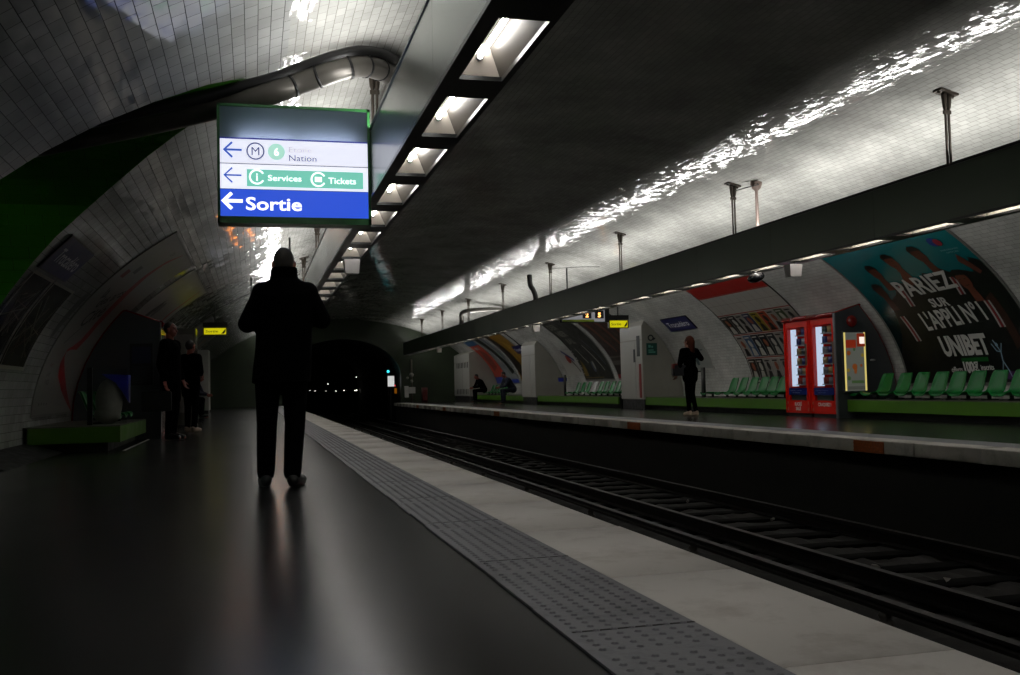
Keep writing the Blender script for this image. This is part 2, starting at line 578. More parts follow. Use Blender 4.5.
# green reveal of the passage, running out of the station sideways
mb = MB()
L0 = [vault(s, y, -1) for y, s in HOLE_S]
vs = [tuple(p) for p in L0] + [(-6.0, p.y, p.z) for p in L0]
m_ = len(L0)
me = bpy.data.meshes.new('wall_passage')
me.from_pydata(vs, [], [(i, i + 1, m_ + i + 1, m_ + i) for i in range(m_ - 1)])
uvl = me.uv_layers.new(name='UVMap')
acc = [0]
for i in range(1, m_): acc.append(acc[-1] + (L0[i] - L0[i - 1]).length)
for lp in me.loops:
    i = lp.vertex_index
    uvl.data[lp.index].uv = (acc[i % m_], 10 + vs[i][0])
tag(link('wall_passage', me, M_GREEN_TILE), kind='structure')
mb = MB(); mb.box((-6.2, 7.0, 0), (-6.0, 10.8, 3.6)); tag(mb.build('wall_passage_end', M_CONC), kind='structure')

# unseen passage lamp, added to brighten the green tiles round the corner
t = empty('added_passage_lamp', 'unseen tube lamp added on the ceiling of the green side passage', 'lamp', (-4.6, 8.6, 3.2))
mb = MB((-4.6, 8.6, 3.2)); mb.box((-4.9, 8.54, 3.22), (-4.3, 8.66, 3.32)); mb.build('fitting', mat('fitting_grey', '#55565a', .5), t)
mb = MB((-4.6, 8.6, 3.2)); mb.tube([(-4.88, 8.6, 3.2), (-4.32, 8.6, 3.2)], .02, 8); mb.build('lamp_tube', emis('added_passage_tube', (.9, 1, .85, 1), 170.0), t)

# ------------------------------------------------------------------ floors, edge, track bed
XE, XI, XT, XF = 1.73, 1.235, 0.845, 6.65
mb = MB(); mb.box((-6.2, Y0V, -0.12), (XT, Y1V, 0.0)); tag(mb.build('floor', M_ASPH), kind='structure')
# tactile strip with studs
mb = MB(); mb.box((XT, Y0V, -0.12), (XI, Y1V, 0.002))
y = 0.6
col_x = [XT + 0.035 + 0.0533 * i for i in range(7)]
j = 0
while y < 20:
    for i, x in enumerate(col_x):
        if (y % 1.2) < 0.05: continue
        n = 6; r = 0.0125; h = 0.005
        vs = [(x + r * math.cos(2 * math.pi * k / n), y + r * math.sin(2 * math.pi * k / n), 0.002) for k in range(n)] + \
             [(x + r * .6 * math.cos(2 * math.pi * k / n), y + r * .6 * math.sin(2 * math.pi * k / n), 0.002 + h) for k in range(n)]
        mb.add(vs, [(k, (k + 1) % n, n + (k + 1) % n, n + k) for k in range(n)] + [tuple(range(n, 2 * n))], 0, False)
    y += 0.05; j += 1
o = mb.build('floor_tactile_strip', M_TACT, fix=False); tag(o, kind='structure')
mb = MB()
for k in range(0, 40):
    yy = 0.3 + 1.2 * k
    mb.box((XT + .01, yy - .006, 0.0021), (XI, yy + .006, 0.0032))
tag(mb.build('trim_1', M_CONC), kind='structure')                     # joints between the tactile slabs
mb = MB()
yy = Y0V
while yy < Y1V:
    x = XT + random.uniform(-.004, .004)
    mb.box((x - .012, yy, 0), (x + .012, yy + .5, 0.007)); yy += .5
tag(mb.build('trim_2', M_TACT), kind='structure')                     # ridge of mastic beside the strip
def nosing(name, x0, x1, edge, drop):
    mb = MB()
    yy = Y0V
    while yy < Y1V - .01:
        y2 = min(yy + 1.2, Y1V)
        d = random.uniform(-.006, .006)
        a, b = (x0, x1 + d) if edge > 0 else (x0 + d, x1)
        mb.rbox((a, yy + .002, -drop), (b, y2 - .002, 0.003), 0.012, 1, 3)
        yy = y2
    return tag(mb.build(name, M_NOSE), kind='structure')
nosing('floor_edge_near', XI, XE, 1, 0.14)
M_NOSE2 = stone('far_edge_stone', '#b9b5ae', '#85817a')
mb = MB(); 
yy = Y0V
while yy < Y1V - .01:
    y2 = min(yy + 1.0, Y1V); d = random.uniform(-.006, .006)
    mb.rbox((XF + d, yy + .002, -.145), (XF + .30, y2 - .002, 0.003), 0.012, 1, 3); yy = y2
tag(mb.build('floor_edge_far', M_NOSE2), kind='structure')
mb = MB(); mb.box((XF + .30, Y0V, -.12), (XF + .72, Y1V, 0.002)); tag(mb.build('floor_tactile_strip_far', M_TACT), kind='structure')
mb = MB(); mb.box((XF + .72, Y0V, -.12), (11.2, Y1V, 0.0)); tag(mb.build('floor_far', M_ASPH), kind='structure')
mb = MB()
mb.box((XE - .18, Y0V, -1.05), (XE - .4, Y1V + 1, -.12)); mb.box((XF + .3, Y0V, -1.05), (XF + .5, Y1V + 1, -.12))
tag(mb.build('wall_track_side', M_CONC), kind='structure')
# track bed, gently uneven
TZ = -1.03
nx, ny = 40, 260
vs = []; fs = []
for j in range(ny + 1):
    for i in range(nx + 1):
        vs.append((XE - .2 + (XF - XE + .6) * i / nx, Y0V + 75 * j / ny, TZ + random.uniform(-.02, .025)))
for j in range(ny):
    for i in range(nx):
        a = j * (nx + 1) + i
        fs.append((a, a + 1, a + nx + 2, a + nx + 1))
mb = MB(); mb.add(vs, fs); tag(mb.build('floor_track_bed', M_BALL), kind='structure')
tag(MB.build((lambda q: (q.box((-7, -5.2, -1.2), (12, -5.0, 4.5)), q)[1])(MB()), 'wall_back', M_CONC), kind='structure')

M_RAIL = mat('rail_steel', '#171310', 0.5, 0.5, 0.2, 20)
def rail(x, label):
    prof = [(-.065, 0), (.065, 0), (.065, .012), (.012, .03), (.012, .105), (.035, .115), (.035, .15), (-.035, .15), (-.035, .115), (-.012, .105), (-.012, .03), (-.065, .012)]
    mb = MB((x, 0, TZ)); mb.prism([(x + a, TZ + .02 + b) for a, b in prof], 1, Y0V, 66)
    o = mb.build('rail', M_RAIL); o.location = (x, 0, TZ)
    tag(o, label, 'rail', 'running rails of the two tracks')
rail(2.12, 'steel rail directly below the pale stone edge of the near platform')
rail(3.48, 'steel rail on the far side of the track that runs under the near platform')
rail(4.90, 'steel rail of the far track on the side of the standing man')
rail(6.27, 'steel rail of the far track tucked below the opposite platform edge')
# third rail with insulators between the tracks
x = 4.22
t = empty('third_rail', 'dark conductor rail on low insulators between the two tracks', 'rail', (x, 0, TZ))
mb = MB((x, 0, TZ)); mb.prism([(x - .04, TZ + .11), (x + .04, TZ + .11), (x + .04, TZ + .135), (x + .015, TZ + .15), (x + .04, TZ + .165), (x + .04, TZ + .19), (x - .04, TZ + .19), (x - .04, TZ + .165), (x - .015, TZ + .15), (x - .04, TZ + .135)], 1, Y0V, 66)
mb.build('conductor_bar', M_RAIL, t)
for k in range(16):
    mb = MB((x, 0, TZ)); yy = 3 + 3.1 * k
    mb.tube([(x, yy, TZ), (x, yy, TZ + .03), (x, yy, TZ + .05), (x, yy, TZ + .08), (x, yy, TZ + .11)], [.06, .06, .035, .05, .03], 10)
    mb.build('insulator', mat('insulator_grey', '#3a3530', .5), t)
# sleepers
M_WOOD = mat('sleeper_wood', '#070605', 0.95, 0, 0.3, 6, 0.4, spec=.05)
sl_mesh = None
k = 0
for xc, who in ((2.8, 'near'), (5.58, 'far')):
    for i in range(70):
        yy = 1.0 + i * 0.68
        if who == 'near' and i > 69: break
        if sl_mesh is None:
            mb = MB(); mb.rbox((-1.0 if False else -.93, -.12, -.02), (.93, .12, .03), .015, 0)
            o = mb.build('sleeper', M_WOOD); sl_mesh = o.data
        else:
            o = bpy.data.objects.new('sleeper', sl_mesh); COL.objects.link(o)
        o.location = (xc, yy, TZ - .004)
        tag(o, 'dark timber sleeper under the %s' % ('track beside the near platform' if who == 'near' else 'track beside the opposite platform'), 'sleeper', 'sleepers of the %s track' % who)

# ------------------------------------------------------------------ end wall with tunnel
M_DGREEN = mat('dark_green_paint', '#1d2a12', 0.45, 0, 0.2, 3)
TC, TA = 4.17, 2.86
def tun_z(x): return 1.3 + 1.85 * math.sqrt(max(0, 1 - ((x - TC) / TA) ** 2))
pts_out = []
for k in range(41):
    a = math.pi * k / 40
    pts_out.append((CX - 6.95 * math.cos(a), ZC + 3.85 * math.sin(a)))
inner = [(TC + TA, -1.2)] + [(TC + TA * math.cos(math.pi * k / 30), 1.3 + 1.85 * math.sin(math.pi * k / 30)) for k in range(31)] + [(TC - TA, -1.2)]
poly = [(CX - 6.95, 0.0)] + pts_out + [(CX + 6.95, 0.0)] + [(TC + TA, 0.0)] + inner[1:-1] + [(TC - TA, 0.0)]
mb = MB(); mb.prism(poly, 1, Y1V, Y1V + .5); tag(mb.build('wall_end', M_DGREEN), kind='structure')
# the bore beyond
V = []; Fc = []
for yy in (Y1V + .4, 70):
    V += [(p[0], yy, p[1]) for p in inner]
m_ = len(inner)
Fc = [(i, i + 1, m_ + i + 1, m_ + i) for i in range(m_ - 1)]
mb = MB(); mb.add(V, Fc, 0, True)
tag(mb.build('wall_tunnel', M_CONC, fix=False), kind='structure')
mb = MB(); mb.box((1, 70, -1.3), (8, 70.2, 3.4)); tag(mb.build('wall_tunnel_end', M_CONC), kind='structure')
# small tunnel lamps
M_TL = emis('tunnel_lamp_glow', (1, .95, .85, 1), 3.0)
M_BLACK = mat('black_plastic', '#0b0b0c', 0.4, 0, .2)
def cam_pt(u, v, **k):
    d = M3 @ Vector((u - 510, 337.5 - v, -F_)) if False else Matrix((_x, _y, _z)) @ Vector((u - 510, 337.5 - v, -F_))
    o = Vector((0, 0, CAMH))
    if 'Y' in k: t = k['Y'] / d.y
    elif 'X' in k: t = k['X'] / d.x
    else: t = (k['Z'] - CAMH) / d.z
    return o + d * t
for i, (u, v, r) in enumerate([(310, 390.5, .022), (315, 391, .025), (326, 391, .018), (336, 391, .03), (344, 390.5, .03), (355, 390.5, .035), (370, 390, .04), (382, 389.5, .035), (328, 384, .03), (383, 376.5, .03)]):
    p = cam_pt(u, v, Y=68.5); p.x = min(p.x, 6.85)
    t = empty('tunnel_lamp', 'tiny white lamp glowing in the dark tunnel mouth', 'lamp', p, 'string of small lamps in the tunnel')
    mb = MB(); mb.ell((0, 0, 0), (r, r, r), 8, 6); mb.build('bulb', M_TL, t)
    mb = MB(); mb.box((-.05, .03, -.05), (.05, 1.56, .03)); mb.build('bracket', M_BLACK, t)

# ------------------------------------------------------------------ light beams
M_BEAM = mat('grey_green_metal', '#47534a', 0.22, 0.5, 0.03, .6)
M_BEAMB = mat('beam_black_metal', '#0e100f', 0.3, 0.5, 0.2, 3)
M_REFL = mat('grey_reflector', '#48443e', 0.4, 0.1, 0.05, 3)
M_REFE = mat('reflector_lit_tone', '#c4bcb0', 0.4, 0, 0.05, 3)  # paler copy of the tray material: tube light painted into its colour
M_TUBE = emis('fluorescent_tube', (1, .975, .94, 1), 34.0)
M_CAPM = mat('tube_cap', '#777777', .4, .5)
def light_beam(side, x0, x1, label, yc0, cols):
    """x0 < x1; side -1 the near beam, +1 the far one"""
    t = empty('light_beam', label, 'light', ((x0 + x1) / 2, 0, BEAM_Z0))
    O = (((x0 + x1) / 2), 0, BEAM_Z0)
    ya, yb = yc0 - 1.19 * 8, 47.6
    mid = (x0 + x1) / 2
    # side panels, made of lengths
    for xa, xb in ((x0, x0 + .012), (x1 - .012, x1)):
        mb = MB(O); yy = ya
        while yy < yb:
            mb.box((xa, yy + .002, BEAM_Z0 + .02), (xb, min(yy + 2.38, yb) - .002, BEAM_Z1)); yy += 2.38
        mb.build('side_panel', cols[0], t)
    # top rims
    mb = MB(O)
    for xa in (x0 - .008, x1 - .012):
        mb.box((xa, ya, BEAM_Z1), (xa + .02, yb, BEAM_Z1 + .02))
    mb.build('rim', M_BEAMB, t)
    if side > 0:
        mb = MB(O); mb.box((7.285, ya, BEAM_Z1 - .02), (7.29, yb, 2.985)); mb.build('light_shield', M_BEAMB, t)  # added lip, shaped to cut the uplight off before the crown
    # bottom frame: flanges and cross bars
    mb = MB(O)
    fl, fr = .075, .03
    if side > 0: fl, fr = .03, .075
    mb.box((x0 - .004, ya, BEAM_Z0 - .004), (x0 + fl, yb, BEAM_Z0 + .02))
    mb.box((x1 - fr, ya, BEAM_Z0 - .004), (x1 + .004, yb, BEAM_Z0 + .02))
    n = int((yb - ya) / 1.19)
    for k in range(n + 1):
        yy = ya + 1.19 * k
        mb.box((x0 + fl, yy - .32, BEAM_Z0 - .003), (x1 - fr, yy, BEAM_Z0 + .02))
    mb.build('grille_frame', M_BEAMB, t)
    # reflector trays above every opening, their lit ends painted paler
    mb = MB(O)
    xa, xb = x0 + .02, x1 - .02
    for k in range(n):
        y0 = ya + 1.19 * k - .10; y1 = y0 + 1.03
        zt = BEAM_Z0 + .17
        a = [(xa, y0, BEAM_Z0 + .021), (xb, y0, BEAM_Z0 + .021), (xb, y1, BEAM_Z0 + .021), (xa, y1, BEAM_Z0 + .021)]
        b = [(xa + .03, y0 + .12, zt), (xb - .09, y0 + .12, zt), (xb - .09, y1 - .12, zt), (xa + .03, y1 - .12, zt)]
        if side > 0:
            b = [(xa + .09, y0 + .12, zt), (xb - .03, y0 + .12, zt), (xb - .03, y1 - .12, zt), (xa + .09, y1 - .12, zt)]
        mb.add(a + b, [(4, 5, 6, 7), (1, 5, 6, 2)[::-1], (3, 7, 4, 0)[::-1]])
        mb.add(a + b, [(0, 4, 5, 1)[::-1], (2, 6, 7, 3)[::-1]], 1)
    mb.build('reflector', [M_REFL if side < 0 else M_REFE, M_REFE], t, fix=False)  # far trays wholly in the pale tone, so they look brighter lit
    # tubes
    xt = x0 + .185 if side < 0 else x1 - .185
    tube_me = cap_me = None
    for k in range(n):
        yy = ya + 1.19 * k + .02
        if tube_me is None:
            mb = MB((0, 0, 0)); mb.tube([(0, 0, 0), (0, .62, 0)], .013, 8); ob = mb.build('lamp_tube', M_TUBE, t); tube_me = ob.data
            mb = MB(); mb.tube([(0, -.03, 0), (0, 0, 0)], .018, 8); mb.tube([(0, .62, 0), (0, .65, 0)], .018, 8); oc = mb.build('end_cap', M_CAPM, ob); cap_me = oc.data
        else:
            ob = bpy.data.objects.new('lamp_tube', tube_me); COL.objects.link(ob); ob.parent = t
            oc = bpy.data.objects.new('end_cap', cap_me); COL.objects.link(oc); oc.parent = ob
        ob.location = (xt - O[0], yy + .2, .115)
    # inner tray floor of the uplight and the trough's end plates
    mb = MB(O); mb.box((x0 + .012, ya, BEAM_Z0 + .2), (x1 - .012, yb, BEAM_Z0 + .21)); mb.build('tray', M_REFL, t)
    mb = MB(O); mb.box((x0, yb, BEAM_Z0), (x1, yb + .01, BEAM_Z1)); mb.build('end_plate', cols[0], t)
    return t
nb = light_beam(-1, 0.975, 1.31, 'long grey metal lighting beam with lit square openings above the near platform edge', 5.295, (M_BEAM,))
M_BEAM2 = mat('green_black_metal', '#2c3a28', 0.3, 0.3, 0.05, .6)
fb = light_beam(1, 7.03, 7.36, 'long dark green lighting beam above the opposite platform', 5.295, (M_BEAM2,))

# hangers
M_STEEL = mat('hanger_steel', '#4d463f', 0.4, 0.6, .2, 8)
def hanger(x, y, label):
    zt = ZC + B_ * math.sqrt(1 - ((x - CX) / A_) ** 2)
    n = vnormal(x, zt)
    t = empty('beam_hanger', label, 'hanger', (x, y, BEAM_Z1))
    O = (x, y, BEAM_Z1)
    sgn = 1 if x > CX else -1
    mb = MB(O)
    # sloping base plate on the vault
    tx = Vector((n.z, 0, -n.x)) * -1
    c = Vector((x, y, zt)) + n * .012
    e1 = tx * .11; e2 = Vector((0, .07, 0)); e3 = n * .012
    vs = [c + a * e1 + b * e2 + d * e3 for d in (-1, 1) for a, b in ((-1, -1), (1, -1), (1, 1), (-1, 1))]
    mb.add(vs, [(0, 1, 2, 3), (4, 7, 6, 5), (0, 4, 5, 1), (1, 5, 6, 2), (2, 6, 7, 3), (3, 7, 4, 0)])
    mb.build('base_plate', M_STEEL, t)
    mb = MB(O)
    for s in (-1, 1):
        mb.tube([c + tx * .085 * s, c + tx * .085 * s + n * .03], .018, 8)
    mb.build('bolts', M_STEEL, t)
    for s in (-1, 1):
        mb = MB(O)
        mb.tube([(x + s * .03, y, zt - .01), (x + s * .03, y, zt - .04), (x + s * .022, y, zt - .17), (x + s * .02, y, zt - .2), (x + s * .02, y, BEAM_Z1 - .25)], [.026, .03, .024, .014, .014], 8)
        mb.build('rod', M_STEEL, t)
    mb = MB(O); mb.box((x - .045, y - .012, zt - .24), (x + .045, y + .012, zt - .2)); mb.build('coupler', M_STEEL, t)
    return t
ORD = ['first', 'second', 'third', 'fourth', 'fifth', 'sixth', 'seventh', 'eighth', 'ninth', 'tenth', 'eleventh', 'twelfth', 'thirteenth', 'fourteenth']
for i in range(8):
    hanger(7.19, 8.93 + 4.87 * i, '%s steel rod hanger of the opposite beam, counted from the end above the green seats' % ORD[i])
for i, yy in enumerate((9.25, 17.95, 22.8, 27.7, 32.5, 37.4)):
    hanger(1.14, yy, '%s steel rod hanger of the near beam, counted from the lit direction sign' % ORD[i])

# white loudspeakers and gadgets under the beams
M_WHITE = mat('white_plastic', '#b9b6b4', 0.45, 0, .06)
def small_speaker(x, y, label, w_=.19):
    t = empty('loudspeaker', label, 'loudspeaker', (x, y, BEAM_Z0 - .2), 'white loudspeaker boxes under the beams')
    mb = MB((x, y, BEAM_Z0 - .2))
    a, b, h = w_ / 2, w_ / 2 * .84, .17
    z1, z0 = BEAM_Z0 - .03, BEAM_Z0 - .03 - h
    top = [(x - a, y - .08, z1), (x + a, y - .08, z1), (x + a, y + .1, z1), (x - a, y + .1, z1)]
    bot = [(x - b, y - .06, z0), (x + b, y - .06, z0), (x + b, y + .08, z0), (x - b, y + .08, z0)]
    mb.add(top + bot, [(0, 1, 2, 3), (7, 6, 5, 4), (0, 4, 5, 1), (1, 5, 6, 2), (2, 6, 7, 3), (3, 7, 4, 0)])
    mb.build('cabinet', M_WHITE, t)
    mb = MB((x, y, BEAM_Z0 - .2)); mb.box((x - .02, y - .02, BEAM_Z0 - .03), (x + .02, y + .02, BEAM_Z0 - .005)); mb.build('bracket', M_BLACK, t)
small_speaker(1.17, 12.05, 'white loudspeaker box under the beam above the near platform')
small_speaker(7.2, 12.15, 'white loudspeaker box under the opposite beam between the black dome camera and the sports poster')
small_speaker(7.2, 25.0, 'white loudspeaker box under the opposite beam beside the two-part dark poster')
small_speaker(7.2, 39.0, 'white loudspeaker box under the opposite beam near its dark end')
t = empty('dome_camera', 'black dome camera hanging under the opposite beam over the red-topped poster', 'camera', (7.2, 13.2, 2.2))
mb = MB((7.2, 13.2, 2.2)); mb.ell((7.2, 13.2, 2.21), (.13, .13, .075), 18, 10, rot=Euler((0, -.3, 0))); mb.build('dome', mat('camera_grey', '#202124', .25), t)
mb = MB((7.2, 13.2, 2.2)); mb.tube([(7.2, 13.2, 2.25), (7.2, 13.2, 2.3)], .03, 10); mb.build('stem', M_BLACK, t)
# bracket with small floodlight on the vault by the second far hanger
p = cam_pt(757, 207, X=7.35)
zt = ZC + B_ * math.sqrt(1 - ((7.35 - CX) / A_) ** 2)
t = empty('junction_box', 'small pinkish funnel-shaped junction box beside the second hanger of the opposite beam', 'box', (p.x, p.y, BEAM_Z1))
mb = MB((p.x, p.y, BEAM_Z1)); mb.tube([(p.x, p.y, zt), (p.x, p.y, zt - .03), (p.x, p.y, zt - .1), (p.x, p.y, zt - .14), (p.x, p.y, BEAM_Z1 - .1)], [.09, .09, .07, .025, .025], 8)
mb.build('funnel', mat('pinkish_plastic', '#7d6c64', .5), t)
def cable(name, pts, r, label, m=None, cat='cable', grp=None, n=6):
    mb = MB(pts[0]); mb.tube(pts, r, n); o = mb.build(name, m or M_BLACK); o.location = pts[0]; tag(o, label, cat, grp); return o
cable('cable', [(7.22, 13.8, 3.62), (7.3, 13.2, 3.60), (p.x, p.y, zt - .02)], .008, 'thin cable from the second far hanger to the funnel-shaped junction box')

# suspension rod seen above the man's head
zt = ZC + B_ * math.sqrt(1 - ((0.72 - CX) / A_) ** 2)
p0 = cam_pt(289.5, 228, Y=19.0); p1 = cam_pt(290.5, 262, Y=19.0)
cable('ceiling_rod', [(p0.x, 19, ZC + B_ * math.sqrt(1 - ((p0.x - CX) / A_) ** 2)), (p0.x, 19, 2.45)], .018, 'thin dark rod hanging from the vault above the standing man', M_BLACK, 'rod')

# big duct bending from the beam into the passage
M_DUCT = mat('duct_grey', '#5a5752', 0.35, 0.5, .15, 5)
def smooth_path(P, n=8):
    P = [Vector(p) for p in P]; out = []
    for i in range(len(P) - 1):
        a = P[max(i - 1, 0)]; b = P[i]; c = P[i + 1]; d = P[min(i + 2, len(P) - 1)]
        for k in range(n):
            t = k / n
            out.append(0.5 * ((2 * b) + (-a + c) * t + (2 * a - 5 * b + 4 * c - d) * t * t + (-a + 3 * b - 3 * c + d) * t ** 3))
    out.append(P[-1]); return out
def on_vault(u, v, off):
    d = Matrix((_x, _y, _z)) @ Vector((u - 510, 337.5 - v, -F_))
    a, b = A_ - off, B_ - off
    o = Vector((-CX, 0, CAMH - ZC))
    qa = (d.x / a) ** 2 + (d.z / b) ** 2; qb = 2 * (o.x * d.x / a ** 2 + o.z * d.z / b ** 2); qc = (o.x / a) ** 2 + (o.z / b) ** 2 - 1
    t = (-qb + math.sqrt(qb * qb - 4 * qa * qc)) / (2 * qa)
    return Vector((0, 0, CAMH)) + d * t
dp = [Vector((1.12, 10.5, 2.6)), Vector((1.13, 10.35, 2.95))] + [on_vault(u, v, .20) for u, v in ((396, 88), (384, 72), (362, 66), (335, 71), (300, 83), (262, 96))] + [Vector((-.75, 8.75, 3.0)), Vector((-1.8, 8.8, 2.75))]
t = empty('duct', 'thick grey pipe duct bending from the near beam along the vault into the green passage', 'duct', dp[0])
path = smooth_path(dp)
mb = MB(dp[0]); mb.tube(path, .095, 16); mb.build('pipe', M_DUCT, t)
for k in (26, 31, 36, 44, 50):
    a, b = path[k], path[k + 1]; dd = (b - a).normalized()
    mb = MB(dp[0]); mb.tube([a - dd * .012, a + dd * .012], .102, 16); mb.build('band', M_BLACK, t)
dp2 = [Vector((1.2, 10.7, 2.6)), Vector((1.22, 10.6, 3.0))] + [on_vault(u, v, .09) for u, v in ((402, 78), (388, 58), (362, 52), (335, 57), (300, 69), (262, 82))] + [Vector((-.8, 8.55, 3.05)), Vector((-1.8, 8.6, 2.8))]
mb = MB(dp2[0]); mb.tube(smooth_path(dp2), .055, 12); o = mb.build('duct', M_BLACK); o.location = dp2[0]; tag(o, 'thinner black pipe running above the thick grey duct over the lit sign', 'duct')
dp3 = [Vector((1.2, 10.2, 2.7))] + [on_vault(u, v, .05) for u, v in ((403, 104), (398, 92), (380, 80), (345, 76), (300, 92), (262, 104))]
cable('cable', smooth_path(dp3), .009, 'thin cable sagging just below the thick grey duct')
# similar bent pipes on the far beam
q = [cam_pt(u, v, X=7.2) for u, v in ((461, 330), (461, 316), (464, 309), (471, 309))]
q2 = [on_vault(u, v, .15) for u, v in ((478, 311), (490, 318), (500, 322))]
cable('duct', smooth_path([(7.2, 34.5, 2.6), (7.2, 34.5, 3.1), (7.2, 34.3, 3.32), (7.45, 33.5, 3.35), (8.0, 32.2, 3.25), (8.6, 31.0, 3.02)]), .085, 'dark pipe arching from the opposite beam to the vault near the far end', M_DUCT, 'duct', n=10)
cable('duct', smooth_path([(7.2, 24.9, 2.6), (7.2, 24.95, 3.0), (7.17, 25.05, 3.2), (7.12, 25.15, 3.35), (7.12, 25.2, 3.62)]), .07, 'short kinked black pipe beside the fourth hanger of the opposite beam', M_BLACK, 'duct', n=10)
cable('cable', [(7.2, 23.45, 3.58), (7.3, 22.6, 3.50), (7.42, 21.6, 3.40), (7.5, 20.8, 3.30)], .007, 'thin wire sloping down from the fourth hanger of the opposite beam')
# dark cable covers that ring the vault
def ring_cable(side, y, s0, s1, label, w_=.03):
    mb = MB(); n = 30; vs = []
    for k in range(n + 1):
        s = s0 + (s1 - s0) * k / n
        for dy in (-w_, w_):
            for off in (0, .02):
                vs.append(vault(s, y + dy, side, off))
    fs = []
    for k in range(n):
        a = 4 * k; b = a + 4
        fs += [(a + 1, b + 1, b + 3, a + 3), (a, b, b + 1, a + 1), (a + 2, a + 3, b + 3, b + 2)]
    mb.add(vs, fs, 0, True)
    tag(mb.build('cable_cover', mat('cable_cover_grey', '#1b1a17', .5)), label, 'cable', None)
ring_cable(1, 26.0, .35, 4.2, 'dark cable cover up the opposite wall beside the cabinet with the green sign')
ring_cable(1, 37.3, .35, 4.2, 'dark cable cover curving up the opposite wall beside the farther white cabinet')
ring_cable(-1, 27.0, .35, 5.0, 'dark cable cover curving up the near wall behind the yellow exit sign', .02)

# ------------------------------------------------------------------ benches with plinths
M_BENCH = mat('bench_green', '#426e0a', 0.45, 0, .12, 3)
M_BTOP = mat('bench_top_grey', '#4e4f46', .6, 0, .15, 5)
M_PLINTH = mat('plinth_black', '#101010', .6)
def bench(side, xf, y0, y1, label, endcap=0.0):
    """xf front x of the green fascia"""
    t = empty('bench_ledge', label, 'bench', (xf, y0, 0))
    O = (xf, y0, 0)
    s = side
    def back(z): return CX + s * A_ * math.sqrt(1 - ((z - ZC) / B_) ** 2) - s * .01
    mb = MB(O); mb.box((xf, y0, .115), (xf + s * .05, y1, .31))
    if endcap: mb.box((xf + s * .05, y0, .115), (back(.2) - s * .05, y0 + .04, .31))
    mb.build('fascia', M_BENCH, t)
    mb = MB(O); mb.box((xf, y0, .311), (back(.32), y1, .325)); mb.build('top_slab', M_BTOP, t)
    mb = MB(O); mb.box((xf + s * .16, y0 + .12, 0), (back(.05), y1, .3)); mb.build('plinth', M_PLINTH, t)
FBX = 10.0
bench(1, FBX, 9.0, 15.27, 'green-fronted ledge under the seats beneath the sports poster')
bench(1, FBX, 17.3, 24.6, 'green-fronted ledge running from the drinks machines to the white cabinet with green sign', 0)
bench(1, FBX, 26.5, 34.7, 'green-fronted ledge beneath the two-part dark poster')
bench(1, FBX, 36.7, 44.8, 'green-fronted ledge near the far end below the colourful posters')
bench(-1, -1.62, 13.3, 16.4, 'dark green boxed ledge holding the sack against the near wall', 1)
bench(-1, -1.62, 24, 35.9, 'dim ledge along the near wall beyond the grey cabinet', 1)
# black skirting of the near wall
for (ya, yb, nm) in ((Y0V, 7.2, 'baseboard_left_1'), (10.45, 13.6, 'baseboard_left_2'), (20.6, Y1V, 'baseboard_left_3')):
    mb = MB(); mb.prism([(CX - A_ + .03, 0), (CX - A_ + .45, 0), (CX - A_ + .40, .02), (CX - A_ + .03, .13)], 1, ya, yb)
    tag(mb.build(nm, M_PLINTH), kind='structure')
mb = MB(); mb.prism([(CX + A_ - .03, 0), (CX + A_ - .3, 0), (CX + A_ - .03, .13)], 1, Y0V, 9.0); tag(mb.build('baseboard_right', M_PLINTH), kind='structure')
mb = MB(); mb.box((-1.60, 13.35, 0.0), (-1.57, 16.4, .006)); tag(mb.build('trim_3', mat('pale_trim', '#8b877f', .5)), kind='structure')

# ------------------------------------------------------------------ seats
M_SEAT = mat('seat_green', '#07692a', 0.3, 0, .1, 5, spec=.2)
M_SEAT2 = mat('seat_grey', '#9c9c98', 0.3, 0, .1, 5)
def seat_mesh(back=True):
    """moulded shell: opens towards -X, origin at the underside centre; width along Y"""
    prof = [(-.24, .055), (-.235, .085), (-.20, .10), (-.10, .085), (0.0, .075), (.08, .085), (.13, .12), (.17, .20), (.21, .31), (.25, .41), (.265, .43), (.285, .425)]
    wid = [.14, .17, .185, .192, .192, .19, .185, .18, .17, .155, .135, .115]
    if not back: prof = prof[:6] + [(.12, .095)]; wid = wid[:6] + [.18]
    nc = 10
    V = []; Fc = []
    for (x, z), w_ in zip(prof, wid):
        for k in range(nc + 1):
            u = -1 + 2 * k / nc
            # raised bowl-like rims
            rim = (abs(u) ** 5) * .035
            dxx = -rim * (1 if z > .12 else .2); dz = rim * (0.2 if z > .12 else 1.0)
            V.append((x + dxx, u * w_, z + dz))
    n = len(prof)
    for i in range(n - 1):
        for k in range(nc):
            a = i * (nc + 1) + k
            Fc.append((a, a + 1, a + nc + 2, a + nc + 1))
    me = bpy.data.meshes.new('seat')
    me.from_pydata(V, [], Fc)
    o = bpy.data.objects.new('tmp', me); COL.objects.link(o)
    so = o.modifiers.new('s', 'SOLIDIFY'); so.thickness = .018; so.offset = 0
    sb = o.modifiers.new('b', 'SUBSURF'); sb.levels = 1; sb.render_levels = 1
    dg = bpy.context.evaluated_depsgraph_get()
    m2 = bpy.data.meshes.new_from_object(o.evaluated_get(dg))
    bpy.data.objects.remove(o)
    for p in m2.polygons: p.use_smooth = True
    return m2
SM_B, SM_F = seat_mesh(True), seat_mesh(False)
SM_B.materials.clear(); SM_B.materials.append(M_SEAT)
SM_F.materials.clear(); SM_F.materials.append(M_SEAT)
SM_G = SM_B.copy(); SM_G.materials.clear(); SM_G.materials.append(M_SEAT2)
